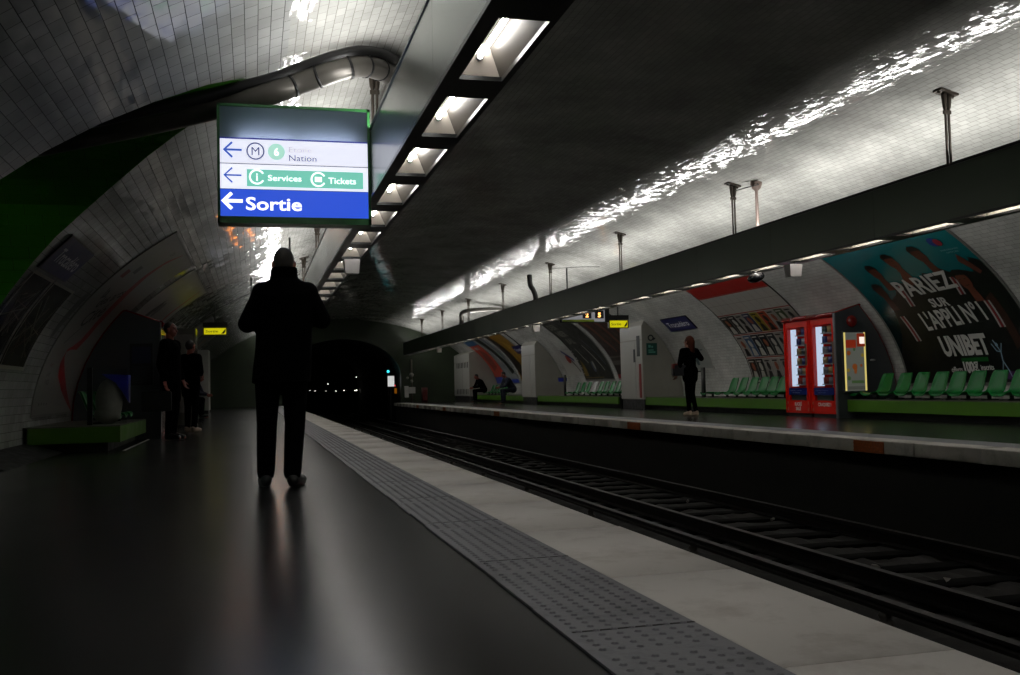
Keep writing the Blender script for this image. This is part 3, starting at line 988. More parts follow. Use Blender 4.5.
mb = MB(); mb.box((-.1, -.05, 0), (.12, .05, .018)); mb.tube([(0, 0, .01), (0, 0, .07)], .03, 8); _b = mb.build('seat_bracket', M_BLACK); BR_ME = _b.data; bpy.data.objects.remove(_b)
def seat(x, y, side, label, group, me):
    t = empty('platform_chair', label, 'chair', (x, y, .326), group, 0 if side > 0 else math.pi)
    o = bpy.data.objects.new('seat_shell', me); COL.objects.link(o); o.parent = t
    b = bpy.data.objects.new('bracket', BR_ME); COL.objects.link(b); b.parent = t
def ypix(u, v=395, X=10.3): return cam_pt(u, v, X=X).y
g1 = [864, 877, 895, 912, 930.5, 948, 967, 988, 1010.5, 1034]
for i, u in enumerate(g1):
    lab = 'flat green seat pan without a back beside the backlit drinks advert' if i == 0 else '%s green shell seat under the sports poster, counted from the backlit advert' % ORD[i - 1]
    seat(10.32, ypix(u), 1, lab, 'green seats under the sports poster', SM_F if i == 0 else SM_B)
g2 = [712, 726.5, 736, 746, 756, 765.5, 775, 784.5]
for i, u in enumerate(g2):
    lab = 'flat green seat pan without a back beside the walking woman' if i == 0 else '%s green shell seat under the red-topped poster, counted from the walking woman' % ORD[i - 1]
    seat(10.32, ypix(u), 1, lab, 'green seats under the red-topped poster', SM_F if i == 0 else SM_B)
g3 = [573, 578.3, 583.6, 589.5, 595.5, 601, 607, 613, 619]
for i, u in enumerate(g3):
    lab = 'pale grey seat among the green ones under the two-part dark poster' if i == 3 else '%s seat, green, under the two-part dark poster, counted from the black post' % ORD[i]
    seat(10.32, ypix(u), 1, lab, 'seats under the two-part dark poster', SM_G if i == 3 else SM_B)
for i in range(6):
    seat(10.32, 40.6 + .62 * i, 1, '%s green seat of the small far row below the colourful posters, counted from the cabinet' % ORD[i], 'green seats of the far row', SM_B)
for i in range(3):
    seat(-1.98, 14.3 + .62 * i, -1, '%s dark green seat on the boxed ledge beside the sack' % ORD[i], 'green seats on the near ledge', SM_B)
for i in range(5):
    seat(-1.98, 25.5 + .6 * i, -1, '%s dim seat on the ledge beyond the grey cabinet' % ORD[i], 'seats on the far part of the near platform', SM_B)

# ------------------------------------------------------------------ posters on the vault
def wall_fn(side, ystart, s0, base=.012):
    if side > 0:
        def fn(a, b, off): return vault(s0 + b, ystart - a, 1, base + off)
    else:
        def fn(a, b, off): return vault(s0 + b, ystart + a, -1, base + off)
    fn.curved = True
    return fn
def poster(side, ystart, s0, W, H, label, frame_m, sheet_m, name='wall_poster', fw=.05):
    fn = wall_fn(side, ystart, s0)
    org = vault(s0, ystart, side)
    t = empty(name, label, 'poster', org)
    d = D2(); d.rect(0, 0, W, H, 0, 0); d.build('sheet', [sheet_m], fn, t, origin=org)
    if frame_m:
        mb = MB(org); n = 24
        for a0, a1 in ((-fw, 0), (W, W + fw)):
            vs = []
            for k in range(n + 1):
                b = -fw + (H + 2 * fw) * k / n
                vs += [fn(a0, b, -.011), fn(a0, b, .003), fn(a1, b, .003), fn(a1, b, -.011)]
            mb.add(vs, [(4 * k + i, 4 * k + i + 1, 4 * k + i + 5, 4 * k + i + 4) for k in range(n) for i in range(3)])
        for b0, b1 in ((-fw, 0), (H, H + fw)):
            vs = [fn(-fw, b0, -.011), fn(-fw, b0, .003), fn(-fw, b1, .003), fn(-fw, b1, -.011), fn(W + fw, b0, -.011), fn(W + fw, b0, .003), fn(W + fw, b1, .003), fn(W + fw, b1, -.011)]
            mb.add(vs, [(0, 1, 5, 4), (1, 2, 6, 5), (2, 3, 7, 6)])
        mb.build('frame', frame_m, t, fix=False)
    return t, fn, org
M_FRAME = mat('poster_frame_grey', '#7d7c78', .35, .3)
P_ = lambda n, h, r=.42: mat('ink_' + n, h, r, 0, .05, 4)

# sports betting poster, far platform
def teal_sheet():
    N = NT('teal_to_black_print')
    tc = N.n('ShaderNodeTexCoord'); sp = N.n('ShaderNodeSeparateXYZ'); N.l(tc.outputs['Generated'], sp.inputs[0])
    N.l(N.ramp(sp.outputs[2], [(0.0, hexc('#050808')), (.45, hexc('#062022')), (.75, hexc('#0c6064')), (1.0, hexc('#117a80'))]), N.b.inputs['Base Color'])
    N.b.inputs['Roughness'].default_value = .25
    return N.m
t, fn, og = poster(1, 15.0, .58, 3.12, 2.86, 'large black and teal sports poster with five players and white UNIBET lettering', M_FRAME, teal_sheet())
d = D2()
d.poly([(0, 0), (3.12, 0), (3.12, 2.1), (2.95, 2.2), (2.8, 1.9), (2.55, 2.0), (2.45, 1.9), (2.2, 2.1), (2.0, 1.95), (1.8, 2.05), (1.6, 1.9), (1.35, 2.05), (1.2, 1.9), (1.0, 1.95), (.8, 1.7), (.6, 1.6), (.45, 1.45), (.3, 1.0), (.12, .7), (0, .5)], 0, 1)
d.build('dark_shirts', [P_('black', '#070808')], fn, t, origin=og)
SK = [P_('skin1', '#5a2e20'), P_('skin2', '#3c2018'), P_('skin3', '#6a3828'), P_('hair', '#120c0a'), P_('stripe_white', '#a7a2a2'), P_('stripe_red', '#8a1820')]
for i, (a, b, r, sk, lean) in enumerate([(.80, 2.22, .15, 0, .1), (1.42, 2.38, .16, 2, .15), (2.12, 2.42, .16, 0, .15), (.50, 1.80, .15, 1, .1), (2.48, 1.78, .17, 2, -.05)]):
    d = D2()
    d.poly([(a - .06, b - .1), (a + .07, b - .1), (a + .1, b - .42), (a - .08, b - .42)], sk, 2)         # neck
    d.disc(a, b, r * .74, r * 1.15, sk, 3, 20, lean)
    d.poly([(a - r * .78, b + .02), (a - r * .8, b + r * .9), (a - r * .3, b + r * 1.35), (a + r * .4, b + r * 1.3), (a + r * .85, b + r * .8), (a + r * .78, b + .05), (a + r * .6, b + r * .6), (a - r * .5, b + r * .65)], 3, 4)
    d.disc(a - r * .3, b + .03, .018, .009, 3, 5, 8); d.disc(a + r * .3, b + .03, .018, .009, 3, 5, 8)
    d.strip([(a - r * .22, b - r * .55), (a, b - r * .6), (a + r * .22, b - r * .55)], .012, 3, 5)
    d.build('player', SK, fn, t, origin=og)
d = D2()
for (a0, b0), (a1, b1) in (((.99, 1.86), (.93, 1.42)), ((.49, 1.25), (.57, .75)), ((2.27, 1.88), (2.20, 1.52)), ((2.56, 1.36), (2.57, .88))):
    d = D2(); d.strip([(a0, b0), (a1, b1)], .035, 4, 3); d.strip([(a0 + .045, b0), (a1 + .045, b1)], .04, 5, 3); d.strip([(a0 + .09, b0), (a1 + .09, b1)], .035, 4, 3); d.build('shirt_stripe', SK, fn, t, origin=og)
d = D2()
d.poly([(2.72, 2.15), (2.80, 2.3), (2.86, 2.2), (2.98, 1.9), (2.9, 1.85)], 0, 3)
d.build('raised_hand', SK, fn, t, origin=og); d = D2()
d.poly([(1.28, 2.0), (1.35, 2.12), (1.46, 2.1), (1.42, 1.85), (1.3, 1.8)], 2, 3); d.build('hand', SK, fn, t, origin=og); d = D2()
d.poly([(2.62, 1.4), (2.8, 1.5), (2.85, .6), (2.7, .5)], 1, 2)
d.build('forearm', SK, fn, t, origin=og)
LT = [P_('lettering_white', '#c4c2bd'), P_('lettering_green', '#0e5a20'), P_('crest_blue', '#23408a'), P_('crest_red', '#9a2238'), P_('thin_teal_text', '#6aa3a3'), P_('figure_line', '#7d97a8'), P_('purple_glow', '#4a2358')]
d = D2()
d.text('PARIEZ', .93, 1.62, .36, 0, 6, .012, 1.38, rot=.05); d.build('lettering_pariez', LT, fn, t, origin=og); d = D2()
d.text('SUR', 1.42, 1.36, .17, 0, 6, .008, .42); d.build('lettering_sur', LT, fn, t, origin=og); d = D2()
d.text("L'APPLI N°1", .98, .94, .34, 0, 6, .012, 1.45, rot=.07); d.build('lettering_appli', LT, fn, t, origin=og); d = D2()
d.text('UNIBET', 1.10, .47, .34, 0, 6, .022, 1.06); d.build('lettering_unibet', LT, fn, t, origin=og); d = D2()
d.rect(1.45, .34, 2.05, .41, 1, 6); d.build('green_underline', LT, fn, t, origin=og); d = D2()
d.text('100€', 1.46, .17, .19, 0, 6, .014, .34)
d.text('offerts', 1.16, .18, .09, 0, 6, .003, .26); d.text('inscrits', 1.84, .2, .09, 0, 6, .003, .28)
d.build('lettering', LT, fn, t, origin=og)
d = D2()
d.disc(2.66, 2.62, .10, .10, 2, 5); d.disc(2.74, 2.60, .07, .08, 3, 6); d.text('PARTENAIRE', 2.62, 2.4, .03, 4, 5, 0, .36); d.text('OFFICIEL', 2.68, 2.34, .03, 4, 5, 0, .26)
d.build('crest', LT, fn, t, origin=og)
d = D2()
d.strip([(2.28, .68), (2.36, .48), (2.34, .34), (2.42, .18), (2.46, .08)], .022, 5, 5); d.strip([(2.36, .48), (2.28, .5), (2.22, .62)], .018, 5, 5); d.strip([(2.36, .48), (2.43, .62)], .018, 5, 5); d.strip([(2.35, .34), (2.30, .2), (2.32, .05)], .02, 5, 5)
d.disc(2.32, .6, .03, .035, 5, 5, 10); d.disc(2.5, .1, .2, .07, 6, 4)
d.build('dancing_figure', LT, fn, t, origin=og)

# red-topped poster with rows of miniature covers
t, fn, og = poster(1, 20.52, .66, 3.1, 2.8, 'white poster with red header and rows of small coloured pictures above green seats', mat('thin_dark_frame', '#2a2622', .4), P_('cream', '#a9a59e', .35), fw=.03)
RC = [P_('header_red', '#9c1c14'), P_('thin_grey', '#8a8278'), P_('rule_red', '#8f2018')]
d = D2(); d.rect(0, 2.36, 3.1, 2.8, 0, 1); d.build('header', RC, fn, t, origin=og)
d = D2()
for b in (2.33, 1.74, 1.16, .56): d.rect(0, b, 3.1, b + .025, 2, 1)
for k in range(1, 10): d.strip([(.31 * k, 1.78), (.31 * k, 2.32)], .012, 1, 1)
d.rect(0, 2.05, 3.1, 2.06, 1, 1)
d.build('ruled_lines', RC, fn, t, origin=og)
pc = ['#1c1a18', '#23211f', '#8b8780', '#2b3350', '#8a7a14', '#9c3818', '#8f8b84', '#3c4a2c', '#8b8780']
pc2 = ['#8b8680', '#3c5878', '#181c28', '#1a1a1c', '#2a2c30', '#8f8b86', '#202020', '#1d2620', '#8b8680']
pc3 = ['#2c241e', '#1c2018', '#8e8a84', '#8e8a84', '#8e8a84', '#2a1a12', '#7d7a74', '#8e8a84', '#303840']
for b0, b1, cs in ((1.2, 1.72, pc), (.6, 1.14, pc2), (.04, .54, pc3)):
    for k in range(9):
        c = cs[k]
        d = D2(); a0 = .03 + k * .34
        ms = [P_(c[1:], c), P_('pale_spot', '#a8a49c'), P_('dark_spot', '#15120f'), P_('flesh_spot', '#8a4a34')]
        d.rect(a0, b0, a0 + .325, b1, 0, 2)
        q = 1 if int(c[1:3], 16) < 0x60 else 2
        d.disc(a0 + .16, b0 + .32, .07, .1, 3 if k % 3 == 0 else q, 3, 12, .3)
        d.poly([(a0 + .06, b0 + .02), (a0 + .27, b0 + .02), (a0 + .22, b0 + .2), (a0 + .1, b0 + .22)], q, 3)
        d.rect(a0 + .04, b1 - .07, a0 + .24, b1 - .04, q, 3)
        d.build('miniature_cover', ms, fn, t, origin=og)

# twin dark poster
t, fn, og = poster(1, 32.2, .86, 2.75, 2.55, 'tall dark poster with pale block letters, farther half of the dark pair', M_FRAME, P_('charcoal', '#14150f'))
TM = [P_('grey_letters', '#6f6f66'), P_('ochre', '#6e5a20'), P_('white_line', '#a3a39a'), P_('blue_grey', '#4a5468')]
d = D2()
d.text('DER', .25, 2.15, .26, 0, 2, .015, .8); d.text('NIER', .3, 1.78, .26, 0, 2, .015, .9); d.text('BAL', .5, 1.42, .24, 0, 2, .015, .7)
d.build('lettering', TM, fn, t, origin=og)
d = D2()
d.poly([(.1, .12), (.5, .12), (.42, .6), (.3, .75), (.2, .5)], 1, 2)
d.strip([(.6, 1.2), (.8, .8), (1.0, .6)], .05, 2, 2); d.strip([(1.5, 1.3), (1.8, .8), (2.2, .3)], .06, 2, 2); d.strip([(1.9, 1.5), (2.2, 1.0), (2.5, .5)], .05, 3, 2)
d.disc(1.3, .45, .14, .2, 3, 2); d.disc(1.4, .5, .08, .16, 2, 3); d.rect(.1, .05, 1.9, .08, 1, 2)
d.build('dancers', TM, fn, t, origin=og)
t, fn, og = poster(1, 29.0, .86, 2.6, 2.55, 'dark red poster of brown hands and limbs, half hidden behind the white cabinet', M_FRAME, P_('maroon', '#24100c'))
HM = [P_('brown_limb', '#6b3a24'), P_('brown_dark', '#3c1c12'), P_('grey_band', '#55504a'), P_('red_foot', '#8c1420')]
d = D2()
for k in range(5):
    d.strip([(.2 + .45 * k, 2.5), (.5 + .45 * k, 2.0), (.6 + .45 * k, 1.4), (.9 + .4 * k, .9)], [.3, .26, .2, .1], k % 2, 2 + k % 2)
d.build('limbs', HM, fn, t, origin=og)
d = D2(); d.rect(0, .45, 2.6, .6, 2, 4); d.rect(0, .7, 2.6, .76, 2, 4); d.rect(0, 0, 2.6, .14, 3, 4); d.build('caption', HM, fn, t, origin=og)

# small notice beside the dark pair
t, fn, og = poster(1, 34.0, 1.05, 1.9, 1.0, 'small pale wall notice with a red blot and blue bar', None, P_('notice_white', '#9c9a94', .4), 'wall_notice')
d = D2(); d.disc(.95, .62, .2, .17, 0, 2); d.strip([(.75, .98), (1.5, .55)], .12, 1, 2); d.strip([(1.15, .6), (1.6, .1)], .07, 2, 2)
d.build('print', [P_('red_blot', '#8a2a20'), P_('blue_bar', '#2b3566'), P_('ochre_dark', '#3a3220')], fn, t, origin=og)

# colourful far posters
t, fn, og = poster(1, 45.0, .84, 1.95, 2.6, 'tall red poster with blue ends near the far end of the opposite platform', M_FRAME, P_('vermilion', '#b23a24'))
d = D2(); d.rect(0, 2.2, 1.95, 2.6, 0, 2); d.rect(0, 0, 1.95, .3, 1, 2)
d.poly([(.5, .6), (1.4, .8), (1.5, 1.6), (.9, 1.9), (.4, 1.3)], 2, 2)
d.text('BIO', .6, 1.9, .18, 3, 3, .01, .7)
d.build('print', [P_('far_blue', '#27557a'), P_('far_royal', '#2b3fa0'), P_('far_darkred', '#7c2a1c'), P_('far_white', '#b0aca4')], fn, t, origin=og)
t, fn, og = poster(1, 42.9, .84, 1.95, 2.6, 'pale poster with dark green slanting shape between the red and the yellow posters', M_FRAME, P_('pale_grey', '#7c7f80'))
d = D2(); d.poly([(.2, 2.6), (1.0, 2.6), (1.3, 1.4), (1.8, .5), (1.3, .4), (.8, 1.3)], 0, 2); d.strip([(1.4, 2.5), (1.7, 1.2)], .15, 1, 2); d.rect(0, 0, 1.95, .16, 2, 2)
d.build('print', [P_('bottle_green', '#161f16'), P_('slate', '#3c4850'), P_('far_royal', '#2b3fa0')], fn, t, origin=og)
t, fn, og = poster(1, 40.5, .84, 2.5, 2.6, 'mustard yellow poster beside the plain white cabinet', M_FRAME, P_('mustard', '#8a6512'))
d = D2(); d.poly([(.0, 2.6), (.5, 2.6), (1.2, .3), (.5, 0), (0, .6)], 0, 2); d.poly([(1.2, 2.2), (2.0, 1.8), (2.3, .6), (1.7, .4)], 1, 2)
d.build('print', [P_('umber', '#241a10'), P_('ochre2', '#a07a20')], fn, t, origin=og)

# near wall posters
t, fn, og = poster(-1, 13.75, .47, 3.5, 3.06, 'large white poster with a long red swoosh on the near wall behind the sack', M_FRAME, P_('poster_white', '#8f8d8a', .3), fw=.03)
LM = [P_('swoosh_red', '#a81a22'), P_('scribble', '#1b1c22'), P_('small_red', '#8a3030'), P_('grey_print', '#5c5c5c')]
def LP(y, s): return (y - 13.75, s - .47)
d = D2()
d.strip([LP(*q) for q in [(15.76, 3.48), (15.51, 3.21), (15.47, 2.88), (15.56, 2.57), (15.62, 2.29), (15.6, 2.02), (15.5, 1.70), (15.31, 1.51), (14.98, 1.44), (14.72, 1.38), (14.74, 1.24), (14.97, 1.09), (15.50, 0.88), (16.10, 0.65), (16.57, 0.48)]], [.03, .14, .24, .32, .36, .36, .3, .2, .06, .05, .14, .2, .18, .1, .03], 0, 2)
d.build('swoosh', LM, fn, t, origin=og)
d = D2()
for wd, x_, y_, h_, mi_, w_, r_ in (('la', .55, 1.75, .22, 1, .2, .3), ('Cité', .75, 1.25, .26, 1, .9, .35), ('des arts', .75, 1.6, .2, 1, 1.0, .35), ('2024', 1.3, 2.85, .09, 3, None, 0), ('Avril', .35, .65, .07, 2, None, 0), ('Juillet', .35, .52, .07, 3, None, 0), ('PARIS', .4, .4, .08, 3, None, 0)):
    d = D2(); d.text(wd, x_, y_, h_, mi_, 2, .005 if h_ > .15 else 0, w_, rot=r_); d.build('lettering', LM, fn, t, origin=og)
d = D2(); d.strip([(.5, 1.0), (.9, 1.25), (1.3, 1.7)], .02, 1, 2); d.build('pen_stroke', LM, fn, t, origin=og)
d = D2(); d.rect(.3, 2.15, .55, 2.3, 2, 2); d.build('red_block', LM, fn, t, origin=og)
d = D2(); d.rect(.7, 2.3, .95, 2.45, 3, 2); d.build('grey_block', LM, fn, t, origin=og)
for k in range(4):
    d = D2(); d.disc(.35 + .16 * k, .14, .03, .02, 3, 2, 8); d.build('emblem', LM, fn, t, origin=og)
t, fn, og = poster(-1, 17.9, .47, 4.1, 3.06, 'second white poster with a red swoosh, above and beyond the near drinks machines', M_FRAME, P_('poster_white', '#8f8d8a', .3), fw=.03)
d = D2()
d.strip([(3.3, 3.0), (3.5, 2.6), (3.5, 2.2), (3.6, 1.9), (3.2, 1.5), (2.8, 1.1)], [.02, .14, .2, .22, .1, .02], 0, 2)
d.build('swoosh', LM, fn, t, origin=og)
d = D2(); d.strip([(1.0, 1.7), (1.5, 2.3)], .28, 1, 2); d.disc(1.7, 2.15, .2, .2, 3, 2); d.disc(1.3, 1.65, .14, .1, 1, 2); d.build('lettering', LM, fn, t, origin=og)
for i, (ya, yb) in enumerate(((28.2, 31.5), (32.2, 35.5))):
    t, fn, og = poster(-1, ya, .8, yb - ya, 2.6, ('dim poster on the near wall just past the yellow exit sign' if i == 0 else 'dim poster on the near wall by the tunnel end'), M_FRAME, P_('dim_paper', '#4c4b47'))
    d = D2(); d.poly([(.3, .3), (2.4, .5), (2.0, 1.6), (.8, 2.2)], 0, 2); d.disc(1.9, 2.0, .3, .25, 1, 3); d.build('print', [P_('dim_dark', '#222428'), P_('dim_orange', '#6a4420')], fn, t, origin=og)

# station name plates
M_NAVY = P_('navy', '#222160', .35)
M_NTXT = P_('name_white', '#ececf4', .4)
def nameplate(side, ystart, W, z0, z1, label):
    s0 = s_of_z(z0); H = s_of_z(z1) - s0
    fn = wall_fn(side, ystart, s0, .03); og = vault(s0, ystart, side)
    t = empty('station_name_plate', label, 'sign', og)
    d = D2(); d.rect(0, 0, W, H, 0, 0, .05); d.build('plate', [M_NAVY], fn, t, origin=og)
    mb = MB(og)
    vs = [fn(a, b, k) for k in (-.029, -.014) for a, b in ((-.015, -.015), (W + .015, -.015), (W + .015, H + .015), (-.015, H + .015))]
    mb.add(vs, [(0, 1, 2, 3), (4, 7, 6, 5), (0, 4, 5, 1), (1, 5, 6, 2), (2, 6, 7, 3), (3, 7, 4, 0)]); mb.build('edge', M_BEAMB, t)
    d = D2(); d.text('Trocadéro', W / 2, H * .3, H * .42, 0, 2, .004, W * .8, 'C'); d.build('lettering', [M_NTXT], fn, t, origin=og)
nameplate(1, 23.45, 1.5, 2.0, 2.29, 'dark blue station name plate on the opposite wall above the walking woman')
nameplate(-1, 10.5, 1.35, 1.99, 2.29, 'dark blue station name plate beside the green passage opening')
nameplate(1, 38.6, 1.4, 2.0, 2.28, 'dark blue station name plate beside the yellow poster')
nameplate(-1, 23.3, 1.3, 2.0, 2.28, 'dark blue station name plate beyond the grey cabinet on the near wall')

# map frames by the passage
M_GLASSD = mat('dim_map_print', '#2b2b28', .15, 0, .5, 6)
for i, (ya, W, lab) in enumerate(((10.47, .95, 'tall framed map bordering the green passage opening'), (11.5, 1.15, 'tall framed olive map between the first framed map and the white poster'))):
    s0, s1 = s_of_z(1.06), s_of_z(1.93)
    t, fn, og = poster(-1, ya, s0, W, s1 - s0, lab, None, M_GLASSD if i == 0 else mat('olive_map', '#38382a', .2, 0, .4, 5), 'map_frame')
    d = D2(); H = s1 - s0
    rnd = random.Random(i)
    for k in range(7):
        d.strip([(rnd.uniform(.05, W - .05), rnd.uniform(.1, H - .1)) for _ in range(3)], .012, k % 2, 2)
    d.build('map_lines', [P_('map_pale', '#5c5c50'), P_('map_rust', '#5a3a2a')], fn, t, origin=og)
    d = D2(); d.rect(0, H, W, H + .035, 0, 8); d.rect(0, -.04, W, 0, 0, 8); d.rect(W - .02, 0, W, H, 0, 8, .1); d.rect(0, 0, .02, H, 0, 8, .1)
    d.build('frame', [mat('pale_rail', '#9b948a', .35)], fn, t, origin=og)
s0 = 1.55
fn = wall_fn(-1, 12.95, s0); og = vault(s0, 12.95, -1)
d = D2(); d.disc(.42, .33, .14, .42, 0, 1, 20, -.25); d.disc(.43, .34, .09, .3, 1, 2, 20, -.25)
o = d.build('wall_sticker', [P_('sticker_dark', '#17171b'), P_('sticker_mid', '#26262e')], fn, None, origin=og); o.location = og; tag(o, 'dark slanting oval mark on the near wall between the olive map and the white poster', 'sticker')

# framed board behind the walking woman
s0, s1 = s_of_z(1.02), s_of_z(1.72)
t, fn, og = poster(1, 23.3, s0, .95, s1 - s0, 'pale framed notice board behind the walking woman', mat('notice_rim', '#a5a29a', .4), P_('notice_pale', '#8e918c', .4), 'notice_board', .03)
d = D2(); d.poly([(.1, .35), (.35, .35), (.28, .1), (.16, .1)], 0, 2); d.rect(.1, .5, .8, .53, 0, 2); d.build('print', [P_('slate_teal', '#33464a')], fn, t, origin=og)

# ------------------------------------------------------------------ service cabinets that stand out from the opposite wall
M_CABW = mat('cabinet_white', '#9e9d97', .4, 0, .05, 3)
M_CABS = mat('cabinet_cream', '#8f8d84', .45, 0, .05, 3)
def cabinet(xf, y0, y1, z1, label, extras=None):
    t = empty('service_cabinet', label, 'cabinet', (xf, y0, 0))
    O = (xf, y0, 0)
    zz = [0.26, .6, 1.0, 1.4, 1.8, 2.1, z1 + .12]
    prof = [(xf, .26)] + [(CX + A_ * math.sqrt(1 - ((z - ZC) / B_) ** 2) - .004, z) for z in zz]
    prof = [p for p in prof if p[0] >= xf] + [(xf, z1)]
    mb = MB(O); mb.prism(prof, 1, y0, y1); mb.build('body', [M_CABS], t)
    mb = MB(O); mb.box((xf + .02, y0 + .02, 0), (CX + A_ - .02, y1 - .02, .26)); mb.build('base', M_PLINTH, t)
    L = y1 - y0
    mb = MB(O)
    mb.box((xf - .012, y0 + .02, .28), (xf, y0 + L * .3, z1 * .82)); mb.build('narrow_door', M_CABW, t)
    mb = MB(O); mb.box((xf - .012, y0 + L * .32, .28), (xf, y1 - .02, z1 * .82)); dr = mb.build('wide_door', M_CABW, t)
    mb = MB(O); mb.box((xf - .012, y0 + .02, z1 * .835), (xf, y1 - .02, z1 - .01)); mb.build('header_panel', M_CABW, t)
    return t, O
ya, yb = cam_pt(644, 400, X=9.95).y, cam_pt(622, 400, X=9.95).y
t, O = cabinet(9.95, ya, yb, 2.22, 'white service cabinet carrying a green emergency sign and a red strip')
M_GSIGN = P_('emergency_green', '#0b4a40'); M_DKL = P_('dark_label', '#182022'); M_REDS = P_('red_strip', '#7c1414')
yr = lambda u: cam_pt(u, 370, X=9.94).y
for (u0, u1, z0, z1, m, nm) in ((634, 635.6, 1.25, 1.6, M_DKL, 'label_strip'), (637.5, 640.5, 1.4, 1.95, M_DKL, 'control_strip'), (639.3, 641.3, .3, 1.2, M_REDS, 'red_strip')):
    mb = MB(O); mb.box((9.93, yr(u0), z0), (9.938, yr(u1), z1)); mb.build(nm, m, t)
mb = MB(O); mb.box((10.06, ya - .012, 1.42), (10.36, ya - .001, 1.74)); gs = mb.build('emergency_sign', M_GSIGN, t); gs['label'] = 'square dark green emergency sign'
d = D2(); d.rect(.05, .2, .12, .27, 0, 1); d.disc(.16, .22, .03, .03, 0, 1, 10); d.rect(.05, .06, .25, .1, 0, 1); d.rect(.05, .12, .2, .15, 0, 1)
d.build('pictogram', [P_('picto_pale', '#5c9a8c')], plane_fn((10.06, ya - .014, 1.42), (1, 0, 0), (0, 0, 1), (0, -1, 0)), gs, origin=O)
d = D2(); d.ring(.13, .1, .05, .085, 0, 1, 20); d.poly([(.2, .02), (.27, .09), (.2, .12)], 0, 1); d.build('camera_pictogram', [M_DKL], plane_fn((10.06, ya - .003, 1.78), (1, 0, 0), (0, 0, 1), (0, -1, 0)), t, origin=O)
cabinet(9.95, cam_pt(536, 395, X=9.95).y, cam_pt(522.5, 395, X=9.95).y, 2.2, 'plain white service cabinet between the small wall notice and the yellow poster')
t, O = cabinet(9.7, cam_pt(470, 395, X=9.7).y, cam_pt(449, 395, X=9.7).y, 2.25, 'white louvred cabinet at the tunnel end of the opposite platform')
yy0 = cam_pt(470, 395, X=9.7).y; yy1 = cam_pt(449, 395, X=9.7).y
for z0 in (.35, 1.6):
    mb = MB(O)
    for k in range(8): mb.box((9.675, yy0 + .3 + k * .35, z0), (9.69, yy0 + .38 + k * .35, z0 + .25))
    mb.build('louvres', M_CONC, t)
mb = MB(O); mb.box((9.67, yy1 - .9, 1.75), (9.69, yy1 - .3, 2.2)); mb.build('dark_vent', M_BLACK, t)
# cabinet on the near side
t = empty('service_cabinet', 'tall grey cabinet standing beyond the two people on the near platform', 'cabinet', (-1.75, 22, 0))
mb = MB((-1.75, 22, 0)); mb.box((-1.85, 22, .04), (-1.17, 22.7, 2.08)); mb.build('body', mat('cabinet_grey', '#55544f', .25, .1), t)
mb = MB((-1.75, 22, 0)); mb.box((-1.8, 21.985, .3), (-1.22, 21.999, 1.95)); mb.build('front_panel', mat('panel_grey', '#6c6b66', .2, .1), t)
mb = MB((-1.75, 22, 0)); mb.box((-1.83, 22.02, 0), (-1.19, 22.68, .04)); mb.build('foot', M_PLINTH, t)
t = empty('service_cabinet', 'pale cabinet at the dark end of the near platform', 'cabinet', (-1.5, 36, 0))
mb = MB((-1.5, 36, 0)); mb.box((-2.3, 36, .1), (-1.5, 37.4, 2.2)); mb.build('body', M_CABW, t)
mb = MB((-1.5, 36, 0)); mb.box((-2.25, 36.02, 0), (-1.52, 37.38, .1)); mb.build('foot', M_PLINTH, t)

# slim posts with bin hoops on the ledges
def bin_post(u, Yb, label, hoop):
    x = 10.12; y = cam_pt(u, 385, X=x).y
    t = empty('bin_post', label, 'bin', (x, y, .326))
    O = (x, y, .326)
    mb = MB(O); mb.rbox((x - .03, y - .07, .326), (x + .03, y + .07, 1.02), .02, 2); mb.build('post', M_BLACK, t)
    mb = MB(O); q = [(x - .02, y + .1 + .17 + .17 * math.cos(a), .93 + 0 * a) if False else (x - .02 + .14 * math.sin(a), y + .24 + .17 * math.cos(a), .93) for a in [2 * math.pi * k / 16 for k in range(17)]]
    mb.tube(q, .012, 6); mb.build('hoop', M_BLACK, t)
    if hoop:
        mb = MB(O); n = 12
        for zz, r in ((.9, .16), (.7, .14), (.5, .12)): pass
        mb.tube([(x, y + .24, .93), (x, y + .24, .86), (x, y + .24, .8)], [.15, .155, .14], 14, cap=False); mb.build('bag_cuff', P_('bag_blue', '#24309a'), t)
bin_post(703.5, 0, 'black bin post on the opposite platform just behind the walking woman', False)
bin_post(565, 0, 'black bin post with a blue bag cuff beside the small wall notice', True)

# ------------------------------------------------------------------ illuminated direction sign
SY = 8.25
TL = cam_pt(217.3, 102.5, Y=SY); BR = cam_pt(371.5, 224.3, Y=SY); BL = cam_pt(217, 223.5, Y=SY)
x0, x1, z0, z1 = (TL.x + BL.x) / 2, BR.x, BR.z, TL.z
z0 = (BR.z + BL.z) / 2
t = empty('direction_sign', 'lit hanging direction sign with white rows and a blue Sortie row', 'sign', (x0, SY, z0))
O = (x0, SY, z0)
M_SGF = mat('sign_frame_green', '#1f5a2a', .3, .1)
W, H = x1 - x0, z1 - z0
f = .022
fb = .055
mb = MB(O)
mb.box((x0, SY, z0), (x0 + f, SY + .2, z1)); mb.box((x1 - f, SY, z0), (x1, SY + .2, z1)); mb.box((x0, SY, z1 - f), (x1, SY + .2, z1)); mb.box((x0, SY, z0), (x1, SY + .2, z0 + fb)); mb.box((x0, SY + .19, z0), (x1, SY + .2, z1))
mb.build('frame', M_SGF, t)
ix0, ix1, iz0, iz1 = x0 + f, x1 - f, z0 + fb, z1 - f
IW, IH = ix1 - ix0, iz1 - iz0
SX = lambda px: (px - 85) / 628 * IW
SZ = lambda py: (577 - py) / 480 * IH
fs_ = plane_fn((ix0, SY + .012, iz0), (1, 0, 0), (0, 0, 1), (0, -1, 0))
E_W = emis('sign_white_lit', (.86, .88, 1.0, 1), 1.0)
